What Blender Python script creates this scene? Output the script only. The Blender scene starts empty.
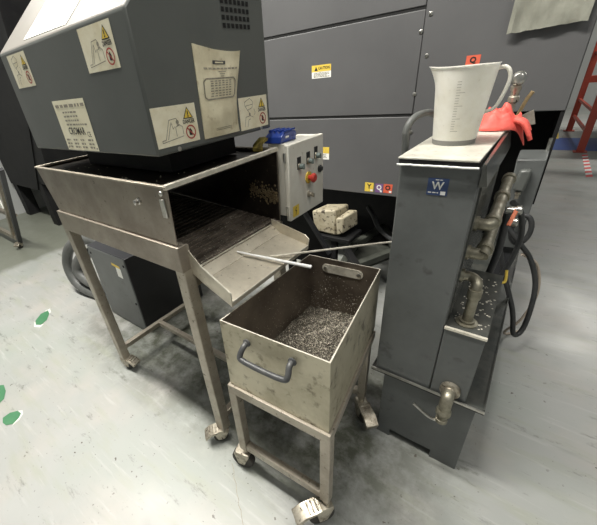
import bpy, bmesh, math, random
from mathutils import Vector, Matrix, noise as mnoise
random.seed(7)
SC = bpy.context.scene
COL = SC.collection
PI = math.pi
V = Vector

# ------------------------------------------------------------------ materials
def mat(name, c1, rough=.5, metal=0., c2=None, scale=8., detail=6., lo=.4, hi=.65, bump=0., bscale=60.,
        r2=None, stretch=None, c3=None, s3=40., lo3=.6, hi3=.66, alpha=1., trans=0., emit=0., sss=0., spec=.5):
    m = bpy.data.materials.new(name); m.use_nodes = True
    nt = m.node_tree; N = nt.nodes; L = nt.links
    b = N['Principled BSDF']
    b.inputs['Roughness'].default_value = rough
    b.inputs['Metallic'].default_value = metal
    b.inputs['Specular IOR Level'].default_value = spec
    b.inputs['Transmission Weight'].default_value = trans
    b.inputs['Alpha'].default_value = alpha
    if sss:
        b.inputs['Subsurface Weight'].default_value = sss
        b.inputs['Subsurface Radius'].default_value = (.02, .02, .018)
        b.inputs['Subsurface Scale'].default_value = 1.
    C1 = (*c1, 1)
    b.inputs['Base Color'].default_value = C1
    tc = N.new('ShaderNodeTexCoord'); vec = tc.outputs['Object']
    if stretch:
        mp = N.new('ShaderNodeMapping'); mp.inputs['Scale'].default_value = stretch
        L.new(vec, mp.inputs['Vector']); vec = mp.outputs['Vector']
    if c2 is None: c2 = tuple(x * .9 for x in c1)
    def noise_mask(s, a, z, d=detail):
        n = N.new('ShaderNodeTexNoise'); n.inputs['Scale'].default_value = s; n.inputs['Detail'].default_value = d
        n.inputs['Roughness'].default_value = .65
        L.new(vec, n.inputs['Vector'])
        r = N.new('ShaderNodeMapRange'); r.inputs['From Min'].default_value = a; r.inputs['From Max'].default_value = z
        L.new(n.outputs['Fac'], r.inputs['Value']); return r.outputs['Result']
    def mixc(fac, a, bcol):
        x = N.new('ShaderNodeMix'); x.data_type = 'RGBA'
        L.new(fac, x.inputs[0])
        if isinstance(a, tuple): x.inputs[6].default_value = a
        else: L.new(a, x.inputs[6])
        x.inputs[7].default_value = bcol
        return x.outputs[2]
    f = noise_mask(scale, lo, hi)
    out = mixc(f, C1, (*c2, 1))
    if c3 is not None:
        f3 = noise_mask(s3, lo3, hi3, 3.)
        out = mixc(f3, out, (*c3, 1))
    L.new(out, b.inputs['Base Color'])
    if r2 is not None:
        r = N.new('ShaderNodeMapRange'); r.inputs['To Min'].default_value = rough; r.inputs['To Max'].default_value = r2
        L.new(f, r.inputs['Value']); L.new(r.outputs['Result'], b.inputs['Roughness'])
    if bump:
        n = N.new('ShaderNodeTexNoise'); n.inputs['Scale'].default_value = bscale; n.inputs['Detail'].default_value = 4
        L.new(vec, n.inputs['Vector'])
        bp = N.new('ShaderNodeBump'); bp.inputs['Strength'].default_value = bump; bp.inputs['Distance'].default_value = .004
        L.new(n.outputs['Fac'], bp.inputs['Height']); L.new(bp.outputs['Normal'], b.inputs['Normal'])
    return m

M = {}
M['machine'] = mat('machine_grey_paint', (.112, .112, .114), .42, c2=(.098, .098, .1), scale=1.5, bump=.06, bscale=300)
M['head'] = mat('conveyor_grey_paint', (.106, .112, .105), .36, c2=(.09, .096, .09), scale=3, bump=.05, bscale=300)
M['tank'] = mat('tank_grey_paint', (.125, .132, .13), .42, c2=(.1, .106, .104), scale=5, c3=(.07, .07, .068), s3=14, lo3=.6, hi3=.75)
M['tank_dark'] = mat('oily_grey_panel', (.05, .054, .05), .2, c2=(.09, .09, .08), scale=9)
M['black'] = mat('black_paint', (.009, .009, .01), .6, c2=(.015, .015, .015), scale=6, spec=.25)
M['dark'] = mat('dark_grey_paint', (.04, .041, .045), .4, c2=(.03, .03, .033), scale=2)
M['seam'] = mat('seam_gap', (.004, .004, .004), .8)
M['steel'] = mat('brushed_stainless', (.36, .315, .26), .38, .6, c2=(.25, .215, .175), scale=5, r2=.5, c3=(.1, .085, .07), s3=45, lo3=.66, hi3=.76)
M['leg'] = mat('stainless_tube', (.46, .415, .345), .36, .6, c2=(.33, .29, .235), scale=7, r2=.5, c3=(.14, .12, .09), s3=50, lo3=.62, hi3=.72)
M['edge'] = mat('worn_bright_edge', (.78, .74, .64), .35, .4, c2=(.6, .56, .47), scale=40)
M['bin'] = mat('stained_bin_steel', (.57, .525, .4), .4, .5, c2=(.42, .38, .275), scale=6, r2=.55, c3=(.17, .145, .1), s3=22, lo3=.56, hi3=.72)
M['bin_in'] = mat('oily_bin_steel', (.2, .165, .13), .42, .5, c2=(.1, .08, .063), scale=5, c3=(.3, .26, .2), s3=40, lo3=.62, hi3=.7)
M['chute'] = mat('worn_chute_steel', (.64, .59, .485), .36, .55, c2=(.46, .415, .335), scale=7, r2=.5, c3=(.2, .17, .13), s3=50, lo3=.64, hi3=.74)
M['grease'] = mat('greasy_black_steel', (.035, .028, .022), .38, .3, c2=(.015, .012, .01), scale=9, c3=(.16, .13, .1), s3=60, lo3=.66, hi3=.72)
M['screen'] = mat('oily_screen_steel', (.24, .2, .165), .4, .4, c2=(.08, .065, .052), scale=12, c3=(.5, .45, .37), s3=70, lo3=.6, hi3=.68)
M['rust'] = mat('rusty_residue', (.16, .12, .06), .7, c2=(.09, .06, .03), scale=25, bump=.5, bscale=80)
M['chip'] = mat('bright_shavings', (.8, .75, .63), .4, .5, c2=(.5, .45, .36), scale=60)
M['chip_bed'] = mat('shaving_bed', (.13, .115, .09), .5, .5, c2=(.04, .034, .026), scale=130, lo=.42, hi=.56, c3=(.5, .46, .37), s3=260, lo3=.56, hi3=.62, bump=1., bscale=300)
M['plastic_grey'] = mat('dark_grip_plastic', (.05, .052, .055), .42, c2=(.08, .08, .078), scale=30)
M['chrome'] = mat('grimy_zinc', (.5, .46, .38), .34, .75, c2=(.2, .17, .13), scale=24, r2=.5, lo=.42, hi=.66, c3=(.05, .04, .03), s3=70, lo3=.6, hi3=.68)
M['zinc'] = mat('clean_zinc', (.66, .65, .61), .28, 1., c2=(.5, .48, .44), scale=30)
M['wheel'] = mat('dirty_rubber', (.03, .028, .025), .7, c2=(.07, .06, .05), scale=30)
M['pipe'] = mat('galvanised_pipe', (.36, .34, .27), .42, .8, c2=(.22, .2, .15), scale=22, r2=.6)
M['hose'] = mat('black_hose', (.028, .03, .032), .5, c2=(.045, .045, .045), scale=20)
M['hose_grey'] = mat('grey_conduit', (.1, .105, .1), .5, c2=(.13, .13, .125), scale=12)
M['beige'] = mat('beige_cable', (.5, .42, .34), .5)
M['cream'] = mat('cream_enclosure_paint', (.72, .7, .63), .42, c2=(.64, .61, .53), scale=6, c3=(.38, .34, .26), s3=22, lo3=.66, hi3=.76)
M['motor'] = mat('cream_motor_casting', (.5, .45, .33), .5, c2=(.36, .31, .21), scale=14, c3=(.06, .045, .03), s3=32, lo3=.57, hi3=.64)
M['sticker'] = mat('sticker_cream', (.82, .77, .6), .5, c2=(.7, .63, .44), scale=14, c3=(.5, .44, .3), s3=60, lo3=.66, hi3=.8)
M['plate'] = mat('name_plate_cream', (.86, .81, .62), .45, c2=(.8, .74, .54), scale=12)
M['paper'] = mat('white_paper', (.88, .88, .83), .6, c2=(.84, .84, .78), scale=4)
M['white'] = mat('white_print', (.85, .85, .83), .5)
M['ink'] = mat('black_ink', (.02, .02, .02), .5)
M['line'] = mat('faded_ink', (.22, .2, .16), .6, c2=(.36, .33, .26), scale=60)
M['yellow'] = mat('warning_yellow', (.8, .58, .08), .5, c2=(.7, .5, .08), scale=20)
M['red_ink'] = mat('prohibition_red', (.42, .07, .05), .5, c2=(.34, .07, .05), scale=20)
M['red_sticker'] = mat('red_orange_sticker', (.72, .13, .07), .5)
M['purple'] = mat('purple_sticker', (.2, .1, .26), .5)
M['navy'] = mat('navy_sticker', (.035, .065, .17), .4)
M['bag'] = mat('stained_kraft_bag', (.72, .66, .48), .6, c2=(.54, .47, .31), scale=9, c3=(.38, .31, .19), s3=26, lo3=.6, hi3=.76, bump=.25, bscale=30)
M['estop'] = mat('red_button', (.55, .05, .035), .35)
M['teal'] = mat('grey_green_knob', (.16, .2, .19), .4)
M['blue'] = mat('blue_plastic', (.02, .055, .3), .32, c2=(.015, .04, .22), scale=12)
M['blue_floor'] = mat('blue_floor_paint', (.05, .11, .38), .45, c2=(.07, .13, .36), scale=6)
M['jug'] = mat('milky_polypropylene', (.9, .88, .8), .35, c2=(.8, .77, .67), scale=14, trans=.2, sss=.3, c3=(.6, .57, .48), s3=55, lo3=.66, hi3=.78)
M['grad'] = mat('faint_graduation', (.5, .48, .42), .5)
M['jug_dirt'] = mat('grey_sediment', (.22, .215, .2), .5)
M['lid'] = mat('dirty_white_lid', (.56, .545, .48), .45, c2=(.43, .41, .35), scale=18, c3=(.27, .25, .2), s3=45, lo3=.6, hi3=.72)
M['foam'] = mat('white_edge_strip', (.85, .85, .82), .6)
M['coral'] = mat('coral_rubber', (.82, .13, .1), .55, c2=(.74, .1, .08), scale=30, bump=.3, bscale=120)
M['wood'] = mat('pale_wood', (.5, .38, .2), .6, c2=(.36, .26, .13), scale=20)
M['blade'] = mat('grey_filler_blade', (.4, .38, .32), .5, .3, c2=(.28, .26, .22), scale=50)
M['red_steel'] = mat('red_rack_paint', (.5, .085, .055), .45, c2=(.42, .07, .045), scale=5)
M['tape'] = mat('red_white_tape', (.75, .1, .1), .5)
M['orange'] = mat('orange_lever', (.62, .16, .07), .45)
M['wall'] = mat('pale_grey_wall', (.42, .43, .42), .8, c2=(.38, .39, .38), scale=1.)
M['film'] = mat('clear_wrinkled_film', (.27, .27, .225), .25, c2=(.4, .4, .34), scale=7, stretch=(1, 1, .6), bump=1., bscale=14, alpha=.85)
M['green'] = mat('green_underpaint', (.05, .185, .085), .5, c2=(.065, .21, .1), scale=12)
M['chip_white'] = mat('white_primer', (.7, .71, .66), .6)
M['pan'] = mat('grey_green_pan', (.09, .095, .08), .5, .2, c2=(.05, .053, .045), scale=10)
M['yellow_rag'] = mat('oily_yellow_cloth', (.42, .33, .07), .8, c2=(.12, .09, .03), scale=30, bump=.5)

# head slope top : glossy grey, lightened to paint in the lamp reflection
M['head_top'] = mat('head_top_painted_sheen', (.22, .205, .185), .33, c2=(.18, .17, .155), scale=2)

def floor_material():
    m = bpy.data.materials.new('painted_concrete'); m.use_nodes = True
    nt = m.node_tree; N = nt.nodes; L = nt.links; b = N['Principled BSDF']
    tc = N.new('ShaderNodeTexCoord'); P = tc.outputs['Object']
    def nz(s, d=6, vec=None, ro=.6, dist=0.):
        n = N.new('ShaderNodeTexNoise'); n.inputs['Scale'].default_value = s; n.inputs['Detail'].default_value = d
        n.inputs['Roughness'].default_value = ro; n.inputs['Distortion'].default_value = dist
        L.new(vec or P, n.inputs['Vector']); return n.outputs['Fac']
    def rng(v, a, z, t0=0., t1=1.):
        r = N.new('ShaderNodeMapRange'); r.inputs[1].default_value = a; r.inputs[2].default_value = z
        r.inputs[3].default_value = t0; r.inputs[4].default_value = t1
        L.new(v, r.inputs[0]); return r.outputs[0]
    def mul(a, c):
        x = N.new('ShaderNodeMath'); x.operation = 'MULTIPLY'
        for i, q in enumerate((a, c)):
            if isinstance(q, float): x.inputs[i].default_value = q
            else: L.new(q, x.inputs[i])
        return x.outputs[0]
    def mix(f, a, c):
        x = N.new('ShaderNodeMix'); x.data_type = 'RGBA'; L.new(f, x.inputs[0])
        for i, q in ((6, a), (7, c)):
            if isinstance(q, tuple): x.inputs[i].default_value = (*q, 1)
            else: L.new(q, x.inputs[i])
        return x.outputs[2]
    def mapped(scale, rot=0.):
        mp = N.new('ShaderNodeMapping'); mp.inputs['Scale'].default_value = scale; mp.inputs['Rotation'].default_value = (0, 0, rot)
        L.new(P, mp.inputs['Vector']); return mp.outputs['Vector']
    sep = N.new('ShaderNodeSeparateXYZ'); L.new(P, sep.inputs[0])
    X_, Y_ = sep.outputs[0], sep.outputs[1]
    c = mix(rng(nz(1.1, 5), .35, .68), (.4, .405, .392), (.335, .345, .327))
    c = mix(mul(rng(nz(2.3, 6), .48, .7), .75), c, (.44, .412, .38))           # pinkish worn coat
    c = mix(mul(rng(nz(.9, 3), .5, .68), .6), c, (.33, .365, .33))             # greenish older coat
    # wheel tracks and mop streaks
    c = mix(mul(rng(nz(2.0, 4, mapped((1.2, 7., 1), .55)), .52, .68), .55), c, (.34, .355, .285))
    c = mix(mul(rng(nz(3, 5, mapped((1., 12., 1), -.5)), .58, .7), .5), c, (.5, .5, .485))
    c = mix(mul(rng(nz(2.2, 6, mapped((1.5, 9., 1), .95)), .6, .74), .5), c, (.27, .28, .25))
    # dark scuffs
    c = mix(mul(rng(nz(4.0, 9, mapped((1., 3.2, 1), .3), .74), .585, .68), .85), c, (.17, .175, .155))
    # the floor turns darker grey-green far to the left
    edge = N.new('ShaderNodeMath'); edge.operation = 'ADD'; L.new(X_, edge.inputs[0]); L.new(rng(nz(3, 4), .3, .7, -.06, .06), edge.inputs[1])
    c = mix(rng(edge.outputs[0], -4.08, -4.18), c, (.19, .2, .165))
    # trodden dirt, darkened to paint in the shade under cart and bin
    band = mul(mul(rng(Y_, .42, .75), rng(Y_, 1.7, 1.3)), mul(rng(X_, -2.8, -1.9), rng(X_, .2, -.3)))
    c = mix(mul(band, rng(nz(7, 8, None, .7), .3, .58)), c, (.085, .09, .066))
    # specks and flakes, in drifts
    drift = rng(nz(1.7, 4), .4, .62)
    c = mix(mul(rng(nz(30, 3, None, .5), .69, .71), drift), c, (.09, .075, .06))
    c = mix(mul(rng(nz(70, 2, None, .5), .71, .73), drift), c, (.08, .07, .06))
    c = mix(mul(rng(nz(8, 5, mapped((1., 1.7, 1), 1.), .75), .69, .7), .95), c, (.1, .085, .07))
    L.new(c, b.inputs['Base Color'])
    L.new(rng(nz(3, 5), .3, .7, .3, .5), b.inputs['Roughness'])
    bp = N.new('ShaderNodeBump'); bp.inputs['Strength'].default_value = .08; bp.inputs['Distance'].default_value = .003
    L.new(nz(45, 5), bp.inputs['Height']); L.new(bp.outputs['Normal'], b.inputs['Normal'])
    return m
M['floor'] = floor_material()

# ------------------------------------------------------------------ geometry collector
class Frame2:
    """a flat drawing surface: origin (lower left), unit u (right), unit v (up), unit n (out)"""
    def __init__(s, o, u, v, n=None):
        s.o = V(o); s.u = V(u).normalized(); s.v = V(v).normalized()
        s.n = V(n).normalized() if n else s.u.cross(s.v).normalized()
    def p(s, a, b, e=0.): return s.o + s.u * a + s.v * b + s.n * e

class G:
    def __init__(s): s.b = bmesh.new()
    def _v(s, pts): return [s.b.verts.new(V(p)) for p in pts]
    def face(s, pts, m=0):
        f = s.b.faces.new(s._v(pts)); f.material_index = m; return f
    def hexa(s, p, m=0, skip=()):
        v = s._v(p)   # p: 4 bottom (ccw from above), 4 top
        for i, q in enumerate(((3, 2, 1, 0), (4, 5, 6, 7), (0, 1, 5, 4), (1, 2, 6, 5), (2, 3, 7, 6), (3, 0, 4, 7))):
            if i in skip: continue
            f = s.b.faces.new([v[k] for k in q]); f.material_index = m
        return s
    def box(s, x0, x1, y0, y1, z0, z1, m=0):
        return s.hexa([(x0, y0, z0), (x1, y0, z0), (x1, y1, z0), (x0, y1, z0), (x0, y0, z1), (x1, y0, z1), (x1, y1, z1), (x0, y1, z1)], m)
    def bar(s, p, q, w, h=None, m=0, up=(0, 0, 1)):
        """square bar from p to q"""
        h = h or w; p = V(p); q = V(q); d = (q - p).normalized(); u = V(up)
        if abs(d.dot(u)) > .98: u = V((0, 1, 0))
        a = d.cross(u).normalized(); c = a.cross(d).normalized(); a *= w / 2; c *= h / 2
        return s.hexa([p - a - c, q - a - c, q + a - c, p + a - c, p - a + c, q - a + c, q + a + c, p + a + c], m)
    def prism(s, poly, vec, m=0):
        vec = V(vec); a = s._v(poly); c = s._v([V(p) + vec for p in poly]); n = len(a)
        fs = [s.b.faces.new(a[::-1]), s.b.faces.new(c)]
        for i in range(n): fs.append(s.b.faces.new((a[i], a[(i + 1) % n], c[(i + 1) % n], c[i])))
        for f in fs: f.material_index = m
        return s
    def tube(s, pts, r, n=10, m=0, smooth=0, caps=True):
        pts = [V(p) for p in pts]
        if smooth:
            q = [pts[0]] + pts + [pts[-1]]; out = []
            for i in range(1, len(q) - 2):
                for k in range(smooth):
                    t = k / smooth; a, b2, c, d = q[i - 1], q[i], q[i + 1], q[i + 2]
                    out.append(.5 * ((2 * b2) + (c - a) * t + (2 * a - 5 * b2 + 4 * c - d) * t * t + (3 * b2 - a - 3 * c + d) * t ** 3))
            pts = out + [pts[-1]]
        rs = r if isinstance(r, (list, tuple)) else [r] * len(pts)
        if len(rs) != len(pts): rs = [rs[0] + (rs[-1] - rs[0]) * i / (len(pts) - 1) for i in range(len(pts))]
        t0 = (pts[1] - pts[0]).normalized(); a = t0.orthogonal().normalized(); rings = []
        for i, p in enumerate(pts):
            t = (pts[min(i + 1, len(pts) - 1)] - pts[max(i - 1, 0)]).normalized()
            a = (a - t * a.dot(t)); a = a.normalized() if a.length > 1e-6 else t.orthogonal().normalized()
            b2 = t.cross(a)
            rings.append(s._v([p + (a * math.cos(2 * PI * k / n) + b2 * math.sin(2 * PI * k / n)) * rs[i] for k in range(n)]))
        for i in range(len(rings) - 1):
            for k in range(n):
                f = s.b.faces.new((rings[i][k], rings[i][(k + 1) % n], rings[i + 1][(k + 1) % n], rings[i + 1][k])); f.material_index = m
        if caps:
            for rr in (rings[0][::-1], rings[-1]):
                f = s.b.faces.new(rr); f.material_index = m
        return s
    def cyl(s, p, q, r, n=16, m=0, r2=None): return s.tube([p, q], [r, r if r2 is None else r2], n, m)
    def lathe(s, c, axis, prof, n=24, m=0, cap=True):
        """prof: [(radius, height)] along axis from c"""
        c = V(c); ax = V(axis).normalized(); a = ax.orthogonal().normalized(); b2 = ax.cross(a); rings = []
        for r, h in prof:
            rings.append(s._v([c + ax * h + (a * math.cos(2 * PI * k / n) + b2 * math.sin(2 * PI * k / n)) * max(r, 1e-4) for k in range(n)]))
        for i in range(len(rings) - 1):
            for k in range(n):
                f = s.b.faces.new((rings[i][k], rings[i][(k + 1) % n], rings[i + 1][(k + 1) % n], rings[i + 1][k])); f.material_index = m
        if cap:
            for rr in (rings[0][::-1], rings[-1]):
                f = s.b.faces.new(rr); f.material_index = m
        return s
    # flat drawing
    def poly2(s, F, pts, e, m=0): s.face([F.p(a, b, e) for a, b in pts], m); return s
    def rect2(s, F, a0, a1, b0, b1, e, m=0): return s.poly2(F, [(a0, b0), (a1, b0), (a1, b1), (a0, b1)], e, m)
    def stroke2(s, F, pts, w, e, m=0):
        for (a, b), (c, d) in zip(pts, pts[1:]):
            L_ = math.hypot(c - a, d - b) or 1; x, y = -(d - b) / L_ * w / 2, (c - a) / L_ * w / 2
            s.poly2(F, [(a - x, b - y), (c - x, d - y), (c + x, d + y), (a + x, b + y)], e, m)
        return s
    def ring2(s, F, c, r, w, e, m=0, n=24, sx=1.):
        P_ = lambda k, q: (c[0] + q * sx * math.cos(2 * PI * k / n), c[1] + q * math.sin(2 * PI * k / n))
        for k in range(n): s.poly2(F, [P_(k, r - w), P_(k, r), P_(k + 1, r), P_(k + 1, r - w)], e, m)
        return s
    def disc2(s, F, c, r, e, m=0, n=20): return s.poly2(F, [(c[0] + r * math.cos(2 * PI * k / n), c[1] + r * math.sin(2 * PI * k / n)) for k in range(n)], e, m)
    def text2(s, F, txt, cu, cv, size, e, m=0, sx=1., bold=0.):
        cu_ = bpy.data.curves.new('tmp', 'FONT'); cu_.body = txt; cu_.size = size; cu_.align_x = 'CENTER'; cu_.align_y = 'CENTER'
        cu_.resolution_u = 2; cu_.offset = bold
        o = bpy.data.objects.new('tmp', cu_); COL.objects.link(o)
        me = o.evaluated_get(bpy.context.evaluated_depsgraph_get()).to_mesh()
        vs = [s.b.verts.new(F.p(cu + v.co.x * sx, cv + v.co.y, e)) for v in me.vertices]
        for p in me.polygons:
            try:
                f = s.b.faces.new([vs[i] for i in p.vertices]); f.material_index = m
            except ValueError: pass
        bpy.data.objects.remove(o); bpy.data.curves.remove(cu_); return s
    def textrows(s, F, a0, a1, b, h, e, m=0, ragged=.25, seed=0):
        """one row of small print, as word-length dashes"""
        rnd = random.Random(seed); a = a0; end = a1 - rnd.random() * ragged * (a1 - a0)
        while a < end:
            w = h * rnd.uniform(1.2, 4.5); w = min(w, end - a)
            s.rect2(F, a, a + w, b, b + h, e, m); a += w + h * .9
        return s

ROOTM = {}
def build(name, g, mats, parent=None, bevel=0., smooth=True, ang=38, loc=None):
    bm = g.b
    if parent is not None and parent.name in ROOTM: loc = ROOTM[parent.name]
    if loc is None:
        xs = [v.co for v in bm.verts]
        loc = V((sum(c.x for c in xs) / len(xs), sum(c.y for c in xs) / len(xs), min(c.z for c in xs)))
    loc = V(loc)
    for v in bm.verts: v.co -= loc
    bmesh.ops.recalc_face_normals(bm, faces=[f for f in bm.faces if len(f.edges[0].link_faces) > 1 or len(f.verts) > 0]) if smooth != 'flat' else None
    for f in bm.faces: f.smooth = bool(smooth) and smooth != 'flat'
    for e in bm.edges:
        if len(e.link_faces) == 2 and e.calc_face_angle(0) > math.radians(ang): e.smooth = False
    me = bpy.data.meshes.new(name); bm.to_mesh(me); bm.free()
    for m in (mats if isinstance(mats, (list, tuple)) else [mats]): me.materials.append(M[m])
    o = bpy.data.objects.new(name, me); COL.objects.link(o)
    if parent is not None: o.parent = parent
    else: o.location = loc
    ROOTM[o.name] = loc.copy()
    if bevel:
        b = o.modifiers.new('edge', 'BEVEL'); b.width = bevel; b.segments = 2; b.limit_method = 'ANGLE'; b.angle_limit = math.radians(40)
        b.harden_normals = False
    return o
def tag(o, label, cat, group=None):
    o['label'] = label; o['category'] = cat
    if group: o['group'] = group
    return o
def thing(name, label, cat, loc):
    o = bpy.data.objects.new(name, None); COL.objects.link(o); o.location = loc; o.empty_display_size = .1
    ROOTM[o.name] = V(loc); return tag(o, label, cat)
def struct(o): o['kind'] = 'structure'; return o

# ------------------------------------------------------------------ camera
cam = bpy.data.cameras.new('camera'); co = bpy.data.objects.new('camera', cam); COL.objects.link(co); SC.camera = co
yaw, pit, rol = math.radians(-40.8717), math.radians(29.8304), math.radians(-6.12491)
fwd = V((math.sin(yaw) * math.cos(pit), math.cos(yaw) * math.cos(pit), -math.sin(pit)))
r0 = V((math.cos(yaw), -math.sin(yaw), 0)); u0 = r0.cross(fwd)
rr = r0 * math.cos(rol) + u0 * math.sin(rol); uu = -r0 * math.sin(rol) + u0 * math.cos(rol)
mw = Matrix((rr, uu, -fwd)).transposed().to_4x4(); mw.translation = (0, 0, 1.5); co.matrix_world = mw
cam.sensor_fit = 'HORIZONTAL'; cam.sensor_width = 36; cam.lens = 326.5545 / 597 * 36
cam.shift_x = (298.5 - 258.7175) / 597; cam.shift_y = (270.7044 - 262.5) / 597
cam.clip_start = .02; cam.clip_end = 100

# ------------------------------------------------------------------ setting
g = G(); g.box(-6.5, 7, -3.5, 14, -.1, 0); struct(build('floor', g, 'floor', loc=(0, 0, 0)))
g = G(); g.box(-6.5, -6.35, -3.5, 14, 0, 4.6); struct(build('wall_left', g, 'wall'))
g = G(); g.box(-6.35, 7, 14, 14.15, 0, 4.6); struct(build('wall_back', g, 'wall'))

# blue painted band, striped tape and yellow corner mark on the far floor
g = G(); g.box(.15, 3.6, 7.85, 9.05, 0, .002)
tag(build('floor_band', g, 'blue_floor'), 'wide blue painted band across the far floor beneath the red rack', 'floor marking')
g = G(); g.box(.17, .36, 8.95, 9.6, .002, .004)
tag(build('floor_mark', g, 'yellow'), 'short yellow mark on the floor at the end of the blue band', 'floor marking')
g = G(); n = 13
for i in range(n):
    y0 = 6.1 + i * 1.4 / n; y1 = y0 + 1.4 / n
    g.hexa([(.66, y0, .0), (.73, y0 + .05, .0), (.73, y1 + .05, .0), (.66, y1, .0), (.66, y0, .002), (.73, y0 + .05, .002), (.73, y1 + .05, .002), (.66, y1, .002)], i % 2)
tag(build('floor_tape', g, ['tape', 'white']), 'red and white striped hazard tape strip running towards the blue band', 'floor marking')
# patches where the grey coat has flaked down to green
def patch(green, white, label):
    g = G(); g.prism([(x, y, 0.0012) for x, y in green], (0, 0, .001), 0)
    for wpoly in white: g.prism([(x, y, 0.0002) for x, y in wpoly], (0, 0, .0008), 1)
    tag(build('paint_chip', g, ['green', 'chip_white'], smooth=False), label, 'floor patch', 'green flaked patches in the floor paint')
patch([(-2.762, 0.431), (-2.825, 0.451), (-2.890, 0.518), (-2.889, 0.575), (-2.830, 0.562), (-2.751, 0.510), (-2.724, 0.454)], [[(-2.748, 0.410), (-2.818, 0.440), (-2.739, 0.444), (-2.716, 0.473), (-2.696, 0.435)], [(-2.906, 0.557), (-2.905, 0.598), (-2.841, 0.579), (-2.818, 0.546)]], 'green flaked floor patch with white ends in front of the grey conduit loops')
patch([(-1.941, -0.053), (-1.979, -0.041), (-1.982, -0.004), (-1.956, 0.029), (-1.921, 0.033), (-1.898, 0.014), (-1.883, -0.021), (-1.907, -0.048)], [[(-1.962, 0.025), (-1.937, 0.046), (-1.907, 0.038), (-1.883, 0.009), (-1.874, -0.029), (-1.903, -0.005)]], 'green flaked floor patch with a white right edge, nearest the camera of the three')
patch([(-2.275, 0.004), (-2.280, 0.034), (-2.261, 0.050), (-2.193, 0.040), (-2.131, 0.011), (-2.118, -0.015), (-2.154, -0.030)], [], 'green flaked floor patch without white edge, cut off by the left picture edge')

g = G(); rnd = random.Random(5); cp = [(-.735 + .25 * k / 14 + rnd.uniform(-.004, .004), .515 - .19 * k / 14 + rnd.uniform(-.004, .004)) for k in range(15)]
for (xa_, ya_), (xb_, yb_) in zip(cp, cp[1:]): g.hexa([(xa_, ya_ - .0015, 0), (xb_, yb_ - .0015, 0), (xb_, yb_ + .0015, 0), (xa_, ya_ + .0015, 0), (xa_, ya_ - .0015, .0006), (xb_, yb_ - .0015, .0006), (xb_, yb_ + .0015, .0006), (xa_, ya_ + .0015, .0006)])
bmesh.ops.remove_doubles(g.b, verts=g.b.verts, dist=1e-5)
tag(build('floor_crack', g, 'line', smooth=False), 'thin dark crack in the floor paint running towards the camera below the bin stand', 'floor crack')

# ------------------------------------------------------------------ stickers
def danger_sticker(parent, F, w, h, kind):
    g = G(); g.rect2(F, 0, w, 0, h, .0008, 0)
    ln = w * .012
    if kind == 'arm':        # hand reaching into a chute
        for pts in ([(.12, .18), (.2, .18), (.34, .66), (.5, .68)], [(.25, .18), (.37, .58)], [(.12, .12), (.62, .2)], [(.12, .12), (.12, .18)],
                    [(.46, .22), (.46, .46), (.56, .5), (.62, .44), (.62, .24)], [(.5, .68), (.54, .6), (.5, .5), (.56, .52)], [(.38, .6), (.4, .42), (.44, .48)]):
            g.stroke2(F, [(a * w, b * h) for a, b in pts], ln, .0012, 1)
        g.disc2(F, (.52 * w, .58 * h), .035 * w, .0013, 1)
    else:                    # hopper tipping over a hand
        for pts in ([(.2, .86), (.38, .95), (.48, .84), (.44, .66), (.28, .6), (.2, .74), (.2, .86)], [(.22, .74), (.46, .76)], [(.28, .6), (.34, .5)],
                    [(.14, .1), (.2, .4), (.36, .42), (.46, .36)], [(.24, .08), (.29, .3), (.36, .32)], [(.5, .62), (.54, .5), (.5, .42)]):
            g.stroke2(F, [(a * w, b * h) for a, b in pts], ln, .0012, 1)
        g.disc2(F, (.34 * w, .47 * h), .03 * w, .0013, 1)
    g.text2(F, 'DANGER', .79 * w, .545 * h, h * .15, .0014, 2, .72, .0004)
    st = build('danger_sticker', g, ['sticker', 'line', 'ink'], parent, smooth='flat')
    g = G(); c = (.79 * w, .74 * h); a = .12 * w
    tri = [(c[0] - a, c[1] - .115 * h), (c[0] + a, c[1] - .115 * h), (c[0], c[1] + .19 * h)]
    g.poly2(F, tri, .0014, 1)
    k = .78; m_ = (c[0], c[1] - .01 * h)
    g.poly2(F, [(m_[0] + (x - m_[0]) * k, m_[1] + (y - m_[1]) * k) for x, y in tri], .0018, 0)
    g.rect2(F, c[0] - .012 * w, c[0] + .012 * w, c[1] - .02 * h, c[1] + .08 * h, .0022, 1); g.disc2(F, (c[0], c[1] - .055 * h), .015 * w, .0022, 1)
    build('warning_triangle', g, ['yellow', 'ink'], st, smooth='flat')
    g = G(); c = (.8 * w, .265 * h); r = .19 * h
    g.ring2(F, c, r, r * .2, .0016, 0)
    g.stroke2(F, [(c[0] - r * .62, c[1] + r * .62), (c[0] + r * .62, c[1] - r * .62)], r * .18, .0018, 0)
    g.poly2(F, [(c[0] - r * .35, c[1] - r * .4), (c[0] + r * .2, c[1] - r * .5), (c[0] + r * .3, c[1] + r * .1), (c[0] - r * .05, c[1] + r * .6), (c[0] - r * .3, c[1] + r * .3)], .0014, 1)
    build('prohibition_sign', g, ['red_ink', 'ink'], st, smooth='flat')
    return st

# ------------------------------------------------------------------ chip conveyor head
X0, X1, YF, YB = -1.752, -.86, .6, 1.165
ch = thing('chip_conveyor', 'grey sheet metal conveyor head with danger stickers above the stainless hopper', 'chip conveyor', (-1.3, .88, 1.2))
g = G(); prof = [(YF, 1.336), (YF, 1.69), (.87, 1.947), (YB, 1.947), (YB, 1.336)]
a = g._v([(X0, y, z) for y, z in prof]); c = g._v([(X1, y, z) for y, z in prof])
fs = [g.b.faces.new(a[::-1]), g.b.faces.new(c)]
for i in range(5):
    f = g.b.faces.new((a[i], a[(i + 1) % 5], c[(i + 1) % 5], c[i]))
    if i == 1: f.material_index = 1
hd = build('housing', g, ['head', 'head_top'], ch, .008)
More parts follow.
